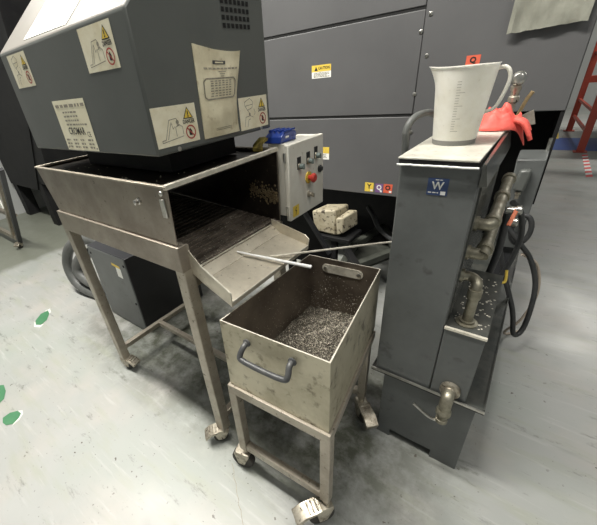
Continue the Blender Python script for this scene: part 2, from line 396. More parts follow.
# seam on the left rear edge of the housing
g = G(); g.box(X0 - .035, X0 - .002, YF + .03, YB, 1.336, 1.66); build('side_flange', g, 'dark', ch, .004)
# ventilation slots
g = G(); F = Frame2((X1, .943, 1.655), (0, 1, 0), (0, 0, 1), (1, 0, 0))
for i in range(7):
    for j in range(8):
        a0 = .003 + i * .0203; b0 = .004 + j * .0205; sk = .003
        g.poly2(F, [(a0, b0), (a0 + .0135, b0), (a0 + .0135, b0 + .0125), (a0, b0 + .0125)], .0022, 0)
build('vent_grille', g, 'seam', ch, smooth='flat')
danger_sticker(ch, Frame2((-1.684, YF, 1.567), (1, 0, 0), (0, 0, 1), (0, -1, 0)), .172, .109, 'tip')
danger_sticker(ch, Frame2((-1.106, YF, 1.57), (1, 0, 0), (0, 0, 1), (0, -1, 0)), .173, .108, 'arm')
danger_sticker(ch, Frame2((X1, .606, 1.357), (0, 1, 0), (0, 0, 1), (1, 0, 0)), .167, .108, 'arm')
danger_sticker(ch, Frame2((X1, .98, 1.35), (0, 1, 0), (0, 0, 1), (1, 0, 0)), .167, .108, 'tip')
# name plate
F = Frame2((-1.432, YF, 1.342), (1, 0, 0), (0, 0, 1), (0, -1, 0)); w, h = .236, .168
g = G(); g.rect2(F, 0, w, 0, h, .001, 0)
g.textrows(F, .016, w * .97, h * .86, .0095, .0016, 2, 0., 3)
for i, b_ in enumerate((.75, .67, .59, .51)): g.textrows(F, w * .24, w * (.7 if i < 3 else .9), h * b_, .0055, .0016, 2, .1, 10 + i)
for i, (a0, a1) in enumerate(((.25, .31), (.345, .4), (.43, .48), (.52, .57), (.6, .67))):  # large worn word
    A0, A1 = a0 * w, a1 * w
    pass
g.text2(F, 'CROMAR', w * .5, h * .39, .034, .0016, 1, .86, .0006)
g.text2(F, 'CE', w * .86, h * .33, .024, .0016, 1, .9)
for i, b_ in enumerate((.2, .12, .05)):
    for k in range(4): g.textrows(F, w * (.06 + k * .235), w * (.06 + k * .235 + .17), h * b_, .006, .0016, 2, .3, 40 + i * 4 + k)
for a0, b0 in ((.04, .03), (.96, .03)): g.disc2(F, (a0 * w, b0 * h + .004), .003, .0018, 1)
build('name_plate', g, ['plate', 'ink', 'line'], ch, smooth='flat')
# sheet of paper on the sloping top
sl = V((0, .27, .257)).normalized(); nn = V((0, -.257, .27)).normalized()
F = Frame2((-1.53, .612, 1.7015), (1, 0, 0), sl, nn); g = G()
g.hexa([F.p(*q) for q in ((.01, .008, .0005), (.35, .0, .0005), (.36, .25, .0005), (.02, .26, .0005), (.01, .008, .0015), (.35, .0, .0015), (.36, .25, .0015), (.02, .26, .0015))], 0)
for i in range(9): g.textrows(F, .05 + .01 * (i % 2), .31, .05 + i * .021, .006, .002, 1, .5, 70 + i)
build('notice_sheet', g, ['paper', 'line'], ch, smooth='flat')
for y in (.682, 1.1):
    g = G(); g.lathe((X1, y, 1.345), (1, 0, 0), [(.007, 0), (.007, .002), (.0035, .004)], 12); build('screw', g, 'zinc', ch)
# bag taped to the right-hand face
g = G(); nu, nv = 12, 22; grid = []
for j in range(nv + 1):
    t = j / nv; row = []
    y0 = .793 + .008 * t; y1 = .965 + .053 * t ** 1.6 - .006 * math.sin(PI * t)
    for i in range(nu + 1):
        s_ = i / nu; y = y0 + (y1 - y0) * s_
        z = 1.354 + .245 * t + (.018 * (1 - s_) ** 1.5 - .012 * s_ * (1 - s_) * 4 * .5) * t ** 6
        d = .004 + .013 * math.sin(PI * s_) ** .6 * (.35 + .65 * math.sin(PI * min(t * 1.15, 1))) + .004 * mnoise.noise(V((y * 22, z * 16, 3)))
        row.append((X1 + max(d, .002), y, z))
    grid.append(row)
vs = [[g.b.verts.new(p) for p in r_] for r_ in grid]
vb = [[g.b.verts.new((X1 + .001, p[1], p[2])) for p in r_] for r_ in grid]
for j in range(nv):
    for i in range(nu):
        g.b.faces.new((vs[j][i], vs[j][i + 1], vs[j + 1][i + 1], vs[j + 1][i])); g.b.faces.new((vb[j][i], vb[j + 1][i], vb[j + 1][i + 1], vb[j][i + 1]))
for j in range(nv):
    g.b.faces.new((vs[j][0], vs[j + 1][0], vb[j + 1][0], vb[j][0])); g.b.faces.new((vs[j][nu], vb[j][nu], vb[j + 1][nu], vs[j + 1][nu]))
for i in range(nu):
    g.b.faces.new((vs[0][i], vb[0][i], vb[0][i + 1], vs[0][i + 1])); g.b.faces.new((vs[nv][i], vs[nv][i + 1], vb[nv][i + 1], vb[nv][i]))
def bagp(s_, t, e=.0012):
    j = min(int(t * nv), nv - 1); i = min(int(s_ * nu), nu - 1); ft, fs_ = t * nv - j, s_ * nu - i
    A = V(grid[j][i]).lerp(V(grid[j][i + 1]), fs_); B = V(grid[j + 1][i]).lerp(V(grid[j + 1][i + 1]), fs_)
    return A.lerp(B, ft) + V((e, 0, 0))
def bagrect(s0, s1, t0, t1, m, e=.0014, n=8):
    for k in range(n):
        a_, b_ = s0 + (s1 - s0) * k / n, s0 + (s1 - s0) * (k + 1) / n
        g.face([bagp(a_, t0, e), bagp(b_, t0, e), bagp(b_, t1, e), bagp(a_, t1, e)], m)
bagrect(.34, .62, .845, .885, 2)                                            # grey logo bar
bagrect(.39, .57, .857, .873, 0, .002)
for t_, s0, s1 in ((.79, .14, .95),):
    for k in range(9): bagrect(s0 + (s1 - s0) * k / 9, s0 + (s1 - s0) * (k + .8) / 9, t_, t_ + .018, 1, n=1)
for i, t_ in enumerate((.76, .735, .71)): bagrect(.45 + .02 * i, .62 - .02 * i, t_, t_ + .008, 1, n=2)
RR_ = [(.16, .46), (.82, .46), (.88, .49), (.88, .66), (.82, .69), (.16, .69), (.1, .66), (.1, .49)]
for q0, q1 in zip(RR_, RR_[1:] + RR_[:1]):
    nn_ = 8
    for k in range(nn_):
        A = bagp(q0[0] + (q1[0] - q0[0]) * k / nn_, q0[1] + (q1[1] - q0[1]) * k / nn_, .002); B = bagp(q0[0] + (q1[0] - q0[0]) * (k + 1) / nn_, q0[1] + (q1[1] - q0[1]) * (k + 1) / nn_, .002)
        d = (B - A).normalized(); s2 = V((1, 0, 0)).cross(d) * .0022; g.face([A - s2, B - s2, B + s2, A + s2], 1)
for i, t_ in enumerate((.655, .63, .605, .575, .545, .515, .487)):
    for k in range(6): bagrect(.24 + .09 * k + .01 * (i % 2), .24 + .09 * k + .065, t_, t_ + .013, 1, n=1)
for t_ in (.1, .08): bagrect(.3, .75, t_, t_ + .006, 1, n=4)
tag(build('document_bag', g, ['bag', 'line', 'plastic_grey'], None), 'stained buff paper bag with printed panel stuck to the conveyor head between two danger stickers', 'paper bag')
# dark discharge neck that reaches down into the hopper
g = G(); g.box(-1.6, -1.0, .74, 1.09, 1.248, 1.336)
build('discharge_neck', g, 'black', ch)

# ------------------------------------------------------------------ casters
def caster(parent, x, y, ang, top, brake=True, r=.036):
    """swivel caster: fork (part) > wheel, brake_pedal"""
    d = V((math.cos(ang), math.sin(ang), 0)); s_ = V((-d.y, d.x, 0)); c = V((x, y, 0)) + d * .02; w = .016
    P = lambda a, b, z: c + d * a + s_ * b + V((0, 0, z))
    g = G(); g.cyl((x, y, r * 2 + .004), (x, y, top + .004), .014, 12)
    g.hexa([P(-.042, -.027, r * 2 + .002), P(.03, -.027, r * 2 + .002), P(.03, .027, r * 2 + .002), P(-.042, .027, r * 2 + .002), P(-.04, -.025, r * 2 + .012), P(.026, -.025, r * 2 + .012), P(.026, .025, r * 2 + .012), P(-.04, .025, r * 2 + .012)])
    for q in (-1, 1):
        b0, b1 = sorted((q * .022, q * .027))
        g.prism([P(-.042, b0, r * 2 + .004), P(.03, b0, r * 2 + .004), P(.016, b0, r * .75), P(-.014, b0, r * .75)], s_ * (b1 - b0))
    f = build('caster', g, 'chrome', parent, .0015)
    g = G(); g.lathe(P(0, -w, r), s_, [(r * .5, 0), (r * .93, .0), (r, .005), (r, 2 * w - .005), (r * .93, 2 * w), (r * .5, 2 * w)], 24)
    g.cyl(P(0, -.03, r), P(0, .03, r), .006, 10, 1)
    build('wheel', g, ['wheel', 'chrome'], f)
    if brake:
        g = G()
        k_ = r / .036; A = [(.005, r * 2 + .016), (.05 * k_, r * 2 + .008), (.076 * k_, r * 2 - .012 * k_), (.072 * k_, r * 2 - .026 * k_), (.046 * k_, r * 2 - .006), (.005, r * 2 + .004)]
        g.prism([P(a, -.03, z) for a, z in A], s_ * .06)
        for k in range(3):
            a0 = .018 + k * .016; z0 = r * 2 + .014 - k * .003
            g.hexa([P(a0, -.022, z0 - .004), P(a0 + .006, -.022, z0 - .005), P(a0 + .006, .022, z0 - .005), P(a0, .022, z0 - .004), P(a0, -.022, z0 + .006), P(a0 + .006, -.022, z0 + .005), P(a0 + .006, .022, z0 + .005), P(a0, .022, z0 + .006)])
        build('brake_pedal', g, 'chrome', f, .0025)
    return f

# ------------------------------------------------------------------ hopper cart
ca = thing('hopper_cart', 'stainless wheeled stand with open hopper and sloping chute under the conveyor head', 'hopper cart', (-1.28, .86, 0))
yn, yf = .58, 1.155
g = G()   # hopper sheet: near wall, left end, far wall, floor
zr = 1.254
def slab(pts, vec, m=0): g.prism(pts, vec, m)
slab([(-1.805, yn, zr), (-1.728, yn, 1.058), (-.846, yn, 1.058), (-.831, yn, zr)], (0, .004, 0), 0)
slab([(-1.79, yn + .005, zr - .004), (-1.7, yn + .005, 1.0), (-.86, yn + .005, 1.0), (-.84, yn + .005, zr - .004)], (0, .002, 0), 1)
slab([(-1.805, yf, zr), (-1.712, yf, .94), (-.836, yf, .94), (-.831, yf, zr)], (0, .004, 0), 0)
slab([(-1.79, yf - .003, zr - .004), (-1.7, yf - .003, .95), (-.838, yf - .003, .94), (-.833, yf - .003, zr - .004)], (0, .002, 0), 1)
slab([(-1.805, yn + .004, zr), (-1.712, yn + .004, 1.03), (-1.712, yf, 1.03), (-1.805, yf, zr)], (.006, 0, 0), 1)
hp = build('hopper', g, ['steel', 'grease'], ca)
g = G()   # ribbed sloping floor of the hopper
g.prism([(-1.71, yn + .02, 1.0), (-.83, yn + .04, .948), (-.83, yf - .01, .942), (-1.71, yf - .01, 1.0)], (0, 0, -.006), 0)
for i in range(26):
    x = -1.66 + i * .032; z = 1.0 + (x + 1.71) * (-.055 / .88)
    g.box(x, x + .012, yn + .03, yf - .02, z, z + .005, 0)
build('hopper_floor', g, ['screen'], ca)
g = G(); g.box(-1.79, -.85, yn + .012, yf - .012, 1.236, 1.242)
for k in range(60): g.lathe((random.uniform(-1.7, -.87), random.uniform(yn + .03, yf - .03), 1.242), (0, 0, 1), [(random.uniform(.002, .005), 0), (.001, .003)], 5, 1)
build('top_plate', g, ['grease', 'chip'], ca)
g = G()   # folded rim
g.box(-1.808, -.831, yn - .006, yn + .009, zr - .003, zr + .004); g.box(-1.808, -.831, yf - .009, yf + .01, zr - .004, zr + .005)
g.box(-1.808, -1.795, yn, yf, zr - .004, zr + .005); build('rim', g, 'leg', ca, .002)
g = G(); g.box(-.843, -.828, yn - .004, yf + .008, zr - .008, zr + .008); build('crossbar', g, 'edge', ca, .002)
g = G()   # rust streaks and caked fines on the far wall
for k in range(240):
    x = random.uniform(-1.0, -.84); z = random.gauss(1.05, .02) - (x + .84) * .12; r = random.uniform(.003, .009) * (1 + (x + .84) * 3)
    g.lathe((x, yf - .004, z), (0, -1, 0), [(r, 0), (r * .7, r * .4), (r * .2, r * .6)], 6)
build('caked_residue', g, 'rust', ca)
g = G()   # deep front and rear rails under the hopper, end rails
g.box(-1.745, -.836, yn - .010, yn + .03, .957, 1.054); g.box(-1.74, -.85, yf - .03, yf + .004, .88, .935); g.box(-1.745, -1.715, yn + .03, yf - .03, .957, 1.0)
g.box(-.875, -.848, yn + .03, yf - .03, .87, .925)
build('rail', g, 'steel', ca, .003)
for nm, x, y, x2 in (('leg', -1.735, yn, -1.705), ('leg', -.862, yn, -.845), ('leg', -1.72, yf - .02, -1.705), ('leg', -.862, yf - .02, -.848)):
    g = G(); zt = 1.05 if y == yn else .93; hw = .024; yy = y + .018
    g.hexa([(x2 - hw, yy - hw, .085), (x2 + hw, yy - hw, .085), (x2 + hw, yy + hw, .085), (x2 - hw, yy + hw, .085), (x - hw, yy - hw, zt), (x + hw, yy - hw, zt), (x + hw, yy + hw, zt), (x - hw, yy + hw, zt)])
    build(nm, g, 'leg', ca, .004)
g = G(); g.box(-1.72, -1.69, yn + .04, yf - .04, .14, .17); build('brace', g, 'leg', ca, .003)
g = G(); g.box(-.862, -.832, yn + .04, yf - .04, .14, .17); build('brace', g, 'leg', ca, .003)
g = G(); g.box(-1.69, -.862, .875, .905, .14, .17); build('brace', g, 'leg', ca, .003)
caster(ca, -1.705, yn + .018, .2, .085); caster(ca, -.845, yn + .018, -2.26, .085); caster(ca, -1.705, yf - .002, 2.6, .085, False); caster(ca, -.848, yf - .002, 1.9, .085, False)
g = G(); g.lathe((-.999, yn, 1.192), (0, -1, 0), [(.012, 0), (.012, .005), (.009, .007), (.009, .018), (.004, .02)], 14); build('bolt', g, 'zinc', ca)
g = G(); g.box(-.875, -.852, yn - .006, yn, 1.155, 1.215); g.lathe((-.852, yn - .006, 1.236), (0, -1, 0), [(.008, 0), (.008, .006), (.004, .008)], 12); build('latch_plate', g, 'zinc', ca, .002)
# chute
g = G(); t = .004
A0, A1 = (-.835, .615, .95), (-.835, 1.085, .945); B0, B1 = (-.79, .615, .918), (-.79, 1.085, .914); C0, C1 = (-.652, .602, .888), (-.652, 1.085, .884)
def sheet(a_, b_, c_, d_, th=.004, m=0):
    n_ = (V(b_) - V(a_)).cross(V(d_) - V(a_)).normalized() * th
    g.hexa([V(a_) - n_, V(b_) - n_, V(c_) - n_, V(d_) - n_, a_, b_, c_, d_], m)
sheet(A0, B0, B1, A1); sheet(B0, C0, C1, B1)
sheet((-.652, .602, .888), (-.648, .602, .872), (-.648, 1.085, .868), (-.652, 1.085, .884))
g.prism([(-.84, .612, 1.03), (-.84, .612, .94), (-.79, .612, .91), (-.65, .6, .868), (-.65, .6, .922), (-.78, .611, .975)], (0, .004, 0))
g.prism([(-.835, 1.085, .972), (-.835, 1.085, .935), (-.79, 1.085, .905), (-.65, 1.085, .866), (-.645, 1.085, .912), (-.665, 1.085, .93)], (0, .004, 0))
cu_ = build('chute', g, 'chute', ca, smooth=False)
g = G(); g.tube([(-.79, .613, .982), (-.65, .602, .922), (-.65, .602, .886), (-.65, 1.085, .882), (-.645, 1.087, .912), (-.665, 1.087, .93)], .003, 6)
g.tube([(-.834, .62, .952), (-.834, 1.08, .947)], .0025, 6); g.tube([(-.79, .62, .92), (-.79, 1.08, .916)], .0015, 6); build('worn_edge', g, 'edge', cu_)

# ------------------------------------------------------------------ collecting bin and its stand
def rotm(a, b, c):
    return Matrix.Rotation(a, 3, 'Z') @ Matrix.Rotation(b, 3, 'Y') @ Matrix.Rotation(c, 3, 'X')
BR = rotm(.052, -.011, -.025); BO = V((-.675, .556, .834)); BW, BL, BH, BWR = .393, .563, .291, .311
def B(a, b, c):
    """bin coordinates: a 0..1 across, b 0..1 front to back, c metres down from the rim"""
    w = BW + (BWR - BW) * b; return BO + BR @ V(((BW - w) / 2 + a * w, b * BL, -c))
bn = thing('collecting_bin', 'stained steel bin with a black front handle, full of shavings', 'bin', B(.5, .5, BH))
th = .012
g = G()
def wall(a0, b0, a1, b1, ia0, ib0, ia1, ib1):
    """outer sheet, inner sheet, rim between"""
    g.face([B(a0, b0, 0), B(a1, b1, 0), B(a1, b1, BH), B(a0, b0, BH)], 0)
    g.face([B(ia0, ib0, 0), B(ia1, ib1, 0), B(ia1, ib1, BH - .004), B(ia0, ib0, BH - .004)], 1)
    g.face([B(a0, b0, 0), B(a1, b1, 0), B(ia1, ib1, 0), B(ia0, ib0, 0)], 2)
e1, e2 = .0115, .0075
O = [(0, 0), (1, 0), (1, 1), (0, 1)]; I = [(e1, e2), (1 - e1, e2), (1 - e1, 1 - e2), (e1, 1 - e2)]
for k in range(4): wall(*O[k], *O[(k + 1) % 4], *I[k], *I[(k + 1) % 4])
g.face([B(a, b, BH) for a, b in O], 0); g.face([B(a, b, BH - .004) for a, b in I], 1)
bmesh.ops.remove_doubles(g.b, verts=g.b.verts, dist=1e-5)
build('body', g, ['bin', 'bin_in', 'edge'], bn)
# front pull handle
g = G(); n_ = BR @ V((0, -1, 0))
hp_ = [B(.275, 0, .05), B(.275, 0, .05) + n_ * .02 + V((0, 0, -.004)), B(.265, 0, .075) + n_ * .036, B(.29, 0, .088) + n_ * .042, B(.5, 0, .092) + n_ * .044, B(.68, 0, .09) + n_ * .042, B(.71, 0, .075) + n_ * .036, B(.70, 0, .05) + n_ * .02 + V((0, 0, -.004)), B(.70, 0, .05)]
g.tube(hp_, .0095, 12, smooth=5)
hd_ = build('handle', g, 'plastic_grey', bn)
for a_ in (.275, .70):
    g = G(); g.lathe(B(a_, 0, .05), n_, [(.014, 0), (.014, .004), (.011, .006)], 14); build('handle_mount', g, 'plastic_grey', hd_)
# backing bar of the rear handle on the inner rear wall
g = G(); u_ = BR @ V((1, 0, 0)); v_ = BR @ V((0, 0, 1)); w_ = BR @ V((0, -1, 0)); c0 = B(.5, 1 - e2, .045)
F = Frame2(c0, u_, v_, w_); pts = []
for k in range(24):
    t_ = 2 * PI * k / 24; sx = .07 if math.cos(t_) >= 0 else -.07; pts.append((sx + .02 * math.cos(t_), .02 * math.sin(t_)))
g.prism([F.p(a, b, 0) for a, b in pts], w_ * .004)
for a_ in (-.074, .074): g.lathe(F.p(a_, 0, .004), w_, [(.009, 0), (.009, .004), (.005, .006)], 6, 1)
build('handle_backing_bar', g, ['edge', 'zinc'], bn)

# metal shavings
g = G(); nu, nv = 26, 34
def fillz(a, b):
    d = .268 - .085 * math.exp(-((a - .72) ** 2 / .16 + (b - .56) ** 2 / .12)) - .012 * mnoise.noise(V((a * 7, b * 9, 1)))
    return min(d, BH - .008)
gr = [[g.b.verts.new(B(.015 + .97 * i / nu, .01 + .98 * j / nv, fillz(i / nu, j / nv) + .004 * random.random())) for i in range(nu + 1)] for j in range(nv + 1)]
for j in range(nv):
    for i in range(nu): g.b.faces.new((gr[j][i], gr[j][i + 1], gr[j + 1][i + 1], gr[j + 1][i]))
def curl(p, n, L_, w):
    ax = V((random.gauss(0, 1), random.gauss(0, 1), random.gauss(0, 1))); ax = (ax - n * ax.dot(n) * .7).normalized()
    sd = ax.cross(n); sd = sd.normalized() if sd.length > 1e-4 else ax.orthogonal().normalized()
    up = sd.cross(ax); prev = None
    for k in range(3):
        q = p + ax * L_ * (k / 2 - .5) + up * L_ * .35 * (1 - (k - 1) ** 2)
        cur = (g.b.verts.new(q - sd * w), g.b.verts.new(q + sd * w))
        if prev: f = g.b.faces.new((prev[0], prev[1], cur[1], cur[0])); f.material_index = 1
        prev = cur
UP = V((0, 0, 1))
for k in range(7000):
    a = random.uniform(.03, .97); b = random.uniform(.02, .98)
    dens = math.exp(-((a - .7) ** 2 / .16 + (b - .55) ** 2 / .13))
    if random.random() > .1 + .9 * dens: continue
    curl(B(a, b, fillz(a, b) - .004), UP, random.uniform(.002, .0062), random.uniform(.0004, .0009))
for k in range(700):    # flecks clinging to the walls
    q = random.random(); c_ = BH - .01 - abs(random.gauss(0, .09))
    if c_ < .012: continue
    if q < .45: p, n = B(random.uniform(.03, .97), 1 - e2 - .002, c_), BR @ V((0, -1, 0))
    elif q < .75: p, n = B(e1 + .003, random.uniform(.05, .97), c_), BR @ V((1, 0, 0))
    else: p, n = B(1 - e1 - .003, random.uniform(.05, .97), c_), BR @ V((-1, 0, 0))
    curl(p + n * .001, n, random.uniform(.002, .0055), random.uniform(.0005, .001))
sw = build('metal_shavings', g, ['chip_bed', 'chip'], None, smooth='flat')
tag(sw, 'loose bright metal shavings lying in the bottom of the collecting bin', 'metal shavings'); sw['kind'] = 'stuff'

g = G()
for k in range(420):
    x = random.choice((-.833, -.833, -.79, random.uniform(-.84, -.66))) + random.gauss(0, .006); y = random.uniform(.63, 1.07)
    z = (.949 - (x + .835) * .71 if x < -.79 else .917 - (x + .79) * .217) if x > -.835 else .957
    curl(V((x, y, z + .0025)), UP, random.uniform(.002, .006), random.uniform(.0005, .0009))
for k in range(500):
    x = random.uniform(-1.5, -.85); curl(V((x, random.uniform(.65, 1.1), 1.0067 + (x + 1.71) * (-.055 / .88))), UP, random.uniform(.002, .006), random.uniform(.0005, .001))
sw = build('metal_shavings', g, ['chip', 'chip'], None, smooth='flat')
tag(sw, 'scattered metal shavings along the fold of the sloping chute and on the hopper floor', 'metal shavings'); sw['kind'] = 'stuff'

# wheeled stand
sx0 = -.645
st = thing('bin_stand', 'low stainless angle frame stand on braked casters carrying the collecting bin', 'stand', (-.46, .82, 0))
def S(a, b, dz): # points of the ring just outside the bin base
    p = B(a, b, BH); return p + V((0, 0, dz))
ra, rb = .012, .008
ringc = [(.02, .012), (.98, .012), (.97, .97), (.03, .97)]
g = G()
for k in range(4):
    p, q = S(*ringc[k], -.022), S(*ringc[(k + 1) % 4], -.022)
    if k == 0:
        d_ = (q - p).normalized() * .017; p -= d_; q += d_
    g.bar(p, q, .034, .04)
build('top_frame', g, 'leg', st, .002)
cz = .142
LEG = []
for k, (a, b) in enumerate(ringc):
    if b > .5: a, b = (.97 if a > .5 else .03), .925
    p = S(a, b, -.04)
    if k == 2: p = V((-.36, 1.075, p.z))
    LEG.append(p)
    g = G(); hw = .018; R3 = Matrix.Rotation(.052, 3, 'Z')
    cs = [R3 @ V(q) for q in ((-hw, -hw, 0), (hw, -hw, 0), (hw, hw, 0), (-hw, hw, 0))]
    g.hexa([V((p.x, p.y, cz)) + q for q in cs] + [p + V((0, 0, .004)) + q for q in cs])
    build('leg', g, 'leg', st, .003)
for k in range(4):
    p, q = V((LEG[k].x, LEG[k].y, .165)), V((LEG[(k + 1) % 4].x, LEG[(k + 1) % 4].y, .165)); d_ = (q - p).normalized() * .018
    if k in (1, 3): continue
    g = G(); g.bar(p + d_, q - d_, .03, .034); build('lower_rail', g, 'leg', st, .003)
for (p, an) in zip(LEG, (-2.9, -2.2, -.75, 2.0)): caster(st, p.x, p.y, an, cz, an > -2.5, .052)

# loose rods across the chute and bin
g = G(); g.tube([(-.812, .82, .936), (-.545, .932, .883)], [.0035, .0075], 10)
tag(build('scraper_rod', g, 'white', ang=60), 'short pale tapered rod lying from the chute out over the collecting bin', 'rod')
g = G(); g.cyl((-.706, .893, .906), (-.35, 1.3, .875), .0045, 8)
tag(build('steel_rod', g, 'edge'), 'long thin steel rod leaning from the chute to the coolant tank behind the bin', 'rod')

# ------------------------------------------------------------------ control box beside the hopper
cb = thing('control_box', 'cream wall-type control enclosure with red emergency stop beside the hopper', 'control box', (-.8, 1.265, .962))
xa, xb, ya, yb, za, zb = -.888, -.785, 1.172, 1.42, .958, 1.272
g = G(); g.box(xa, xb, ya, yb, za, zb); build('enclosure', g, 'cream', cb, .004)
g = G(); g.box(xb + .004, xb + .026, ya - .042, yb + .003, za - .003, zb + .003); dr = build('door', g, 'cream', cb, .004)
g = G(); g.box(xb, xb + .004, ya + .006, yb - .006, za + .006, zb - .006); build('door_gasket', g, 'black', cb)
xd = xb + .026
def pt(fy, fz): return V((xd, ya - .042 + fy * (yb - ya + .042), za + fz * (zb - za)))
for fy, fz in ((.27, .70), (.53, .72), (.76, .75)):
    p = pt(fy, fz); g = G(); g.box(xd, xd + .003, p.y - .014, p.y + .014, p.z - .012, p.z + .038, 0)
    g.lathe(p, (1, 0, 0), [(.014, 0), (.014, .006), (.012, .008)], 18, 1); g.lathe(p + V((.008, 0, 0)), (1, 0, 0), [(.011, 0), (.01, .014), (.008, .016)], 18, 2)
    g.box(xd + .008, xd + .028, p.y - .003, p.y + .003, p.z - .011, p.z + .011, 2)
    build('selector_switch', g, ['ink', 'chrome', 'teal'], dr, .001)
p = pt(.53, .49); g = G(); g.lathe(p, (1, 0, 0), [(.026, 0), (.026, .004)], 20, 1); g.lathe(p + V((.004, 0, 0)), (1, 0, 0), [(.011, 0), (.011, .016), (.02, .018), (.021, .026), (.015, .032)], 20, 0)
build('emergency_stop_button', g, ['estop', 'yellow'], dr)
p = pt(.88, .54); g = G(); g.lathe(p, (1, 0, 0), [(.016, 0), (.016, .006), (.011, .008), (.011, .014)], 18); build('push_button', g, 'hose', dr)
p = pt(.53, .25); g = G(); g.lathe(p, (1, 0, 0), [(.013, 0), (.013, .006), (.009, .008), (.009, .02)], 16); g.box(xd + .018, xd + .03, p.y - .003, p.y + .003, p.z - .012, p.z + .006); build('key_lock', g, 'chrome', dr)
F = Frame2(pt(.06, .03) + V((.0, 0, 0)), (0, 1, 0), (0, 0, 1), (1, 0, 0)); g = G(); g.rect2(F, 0, .05, 0, .05, .001, 0)
g.stroke2(F, [(.028, .042), (.02, .026), (.03, .026), (.022, .008)], .004, .0016, 1); build('hazard_sticker', g, ['yellow', 'ink'], dr, smooth='flat')
for fz in (.14, .86):
    g = G(); z = za + fz * (zb - za); g.cyl((xd - .016, ya - .045, z - .018), (xd - .016, ya - .045, z + .018), .006, 10); build('hinge', g, 'zinc', cb)
# blue box lying on the control box
bb = thing('blue_case', 'small dark blue plastic case lying on top of the control box', 'case', (-.84, 1.2, 1.268))
g = G()
pf = [(0, 0), (.006, .03), (.03, .05), (.09, .055), (.115, .04), (.125, 0)]
x0, x1 = -.905, -.82
g.prism([(x0 + .01 * (z / .05), 1.165 + y, 1.2725 + z * .85) for y, z in pf], (x1 - x0, 0, 0)); build('shell', g, 'blue', bb, .004)
g = G()
for k in range(4): g.box(x0 + .016 + k * .025, x0 + .024 + k * .025, 1.185, 1.262, 1.314, 1.323)
build('ridge', g, 'blue', bb, .002)
g = G(); g.box(x1 - .004, x1 + .006, 1.2, 1.225, 1.29, 1.31); build('latch', g, 'white', bb, .001)
# yellow rag hanging behind the blue case
g = G(); n = 9; gr = []
for j in range(n + 1):
    for i in range(6): pass
rows = [[V((-.93 + .045 * i / 5 + .012 * mnoise.noise(V((i * .7, j * .5, 2))), 1.12 + .1 * j / n, 1.262 + .035 * math.sin(PI * j / n * .9) + .012 * mnoise.noise(V((i, j * .8, 5))))) for i in range(6)] for j in range(n + 1)]
vt = [[g.b.verts.new(p) for p in r_] for r_ in rows]; vb = [[g.b.verts.new(p - V((0, 0, .012))) for p in r_] for r_ in rows]
for j in range(n):
    for i in range(5): g.b.faces.new((vt[j][i], vt[j][i + 1], vt[j + 1][i + 1], vt[j + 1][i])); g.b.faces.new((vb[j][i], vb[j + 1][i], vb[j + 1][i + 1], vb[j][i + 1]))
for j in range(n):
    for i in (0, 5): g.b.faces.new((vt[j][i], vt[j + 1][i], vb[j + 1][i], vb[j][i]))
for i in range(5):
    for j in (0, n): g.b.faces.new((vt[j][i], vb[j][i], vb[j][i + 1], vt[j][i + 1]))
tag(build('oily_rag', g, 'yellow_rag'), 'crumpled oily yellow rag tucked between the blue case and the conveyor head', 'rag')

# ------------------------------------------------------------------ the machine tool behind
mt = thing('machine_tool', 'large grey machine tool enclosure filling the background behind the tank', 'machine', (-1.7, 3.5, 0))
Y = 2.2
g = G(); g.box(-3.6, .082, Y + .03, 4.6, 1.254, 3.4, 0); g.box(-3.6, -.36, Y + .03, 2.32, .77, 1.26, 0); build('body', g, 'machine', mt)
g = G(); g.box(-3.4, .03, 3.1, 4.5, 0, 1.254); build('base', g, 'black', mt)
def panel(nm, x0, x1, z0, z1, m='machine', bev=.004):
    g = G(); g.box(x0, x1, Y, Y + .03, z0, z1); return build(nm, g, m, mt, bev)
panel('upper_panel', -3.6, -.598, 1.758, 3.4); panel('middle_panel', -3.6, -.598, 1.258, 1.744); panel('lower_panel', -3.6, -.598, .757, 1.244)
g = G(); g.prism([(-.596, Y, .757), (-.36, Y, .757), (-.36, Y, 1.254), (.08, Y, 1.254), (.08, Y, 3.4), (-.596, Y, 3.4)], (0, .03, 0)); build('corner_panel', g, 'machine', mt, .004)
g = G(); g.box(-3.6, -.597, Y + .004, Y + .029, 1.744, 1.758); g.box(-3.6, -.597, Y + .004, Y + .029, 1.244, 1.258); build('seam', g, 'seam', mt)
g = G(); g.box(.064, .08, Y + .005, 3.1, .8, 1.254); g.box(-3.6, .064, 2.9, 2.94, .3, 1.254); build('recess_panel', g, 'black', mt)
for x, z in ((-.607, 1.65), (-.563, 1.54), (-.6, 1.36), (-.592, 1.16), (-.57, 1.72)):
    g = G(); g.lathe((x, Y, z), (0, -1, 0), [(.01, 0), (.01, .003), (.005, .005)], 12, 0); build('screw', g, 'zinc', mt)
def fsticker(nm, x, z, w, h, fn, mats):
    F = Frame2((x, Y, z), (1, 0, 0), (0, 0, 1), (0, -1, 0)); g = G(); fn(g, F, w, h); return build(nm, g, mats, mt, smooth='flat')
def caution(g, F, w, h):
    g.rect2(F, 0, w, 0, h, .001, 0); g.rect2(F, 0, w, h * .5, h, .0016, 1)
    g.poly2(F, [(w * .14, h * .58), (w * .32, h * .58), (w * .23, h * .9)], .002, 2)
    g.text2(F, 'CAUTION', w * .64, h * .75, h * .3, .002, 2, .82, .0006)
    for i in range(4): g.textrows(F, w * .1, w * .94, h * (.38 - i * .1), h * .055, .002, 3, .2, 200 + i)
fsticker('caution_sticker', -1.26, 1.487, .138, .073, caution, ['paper', 'yellow', 'ink', 'line'])
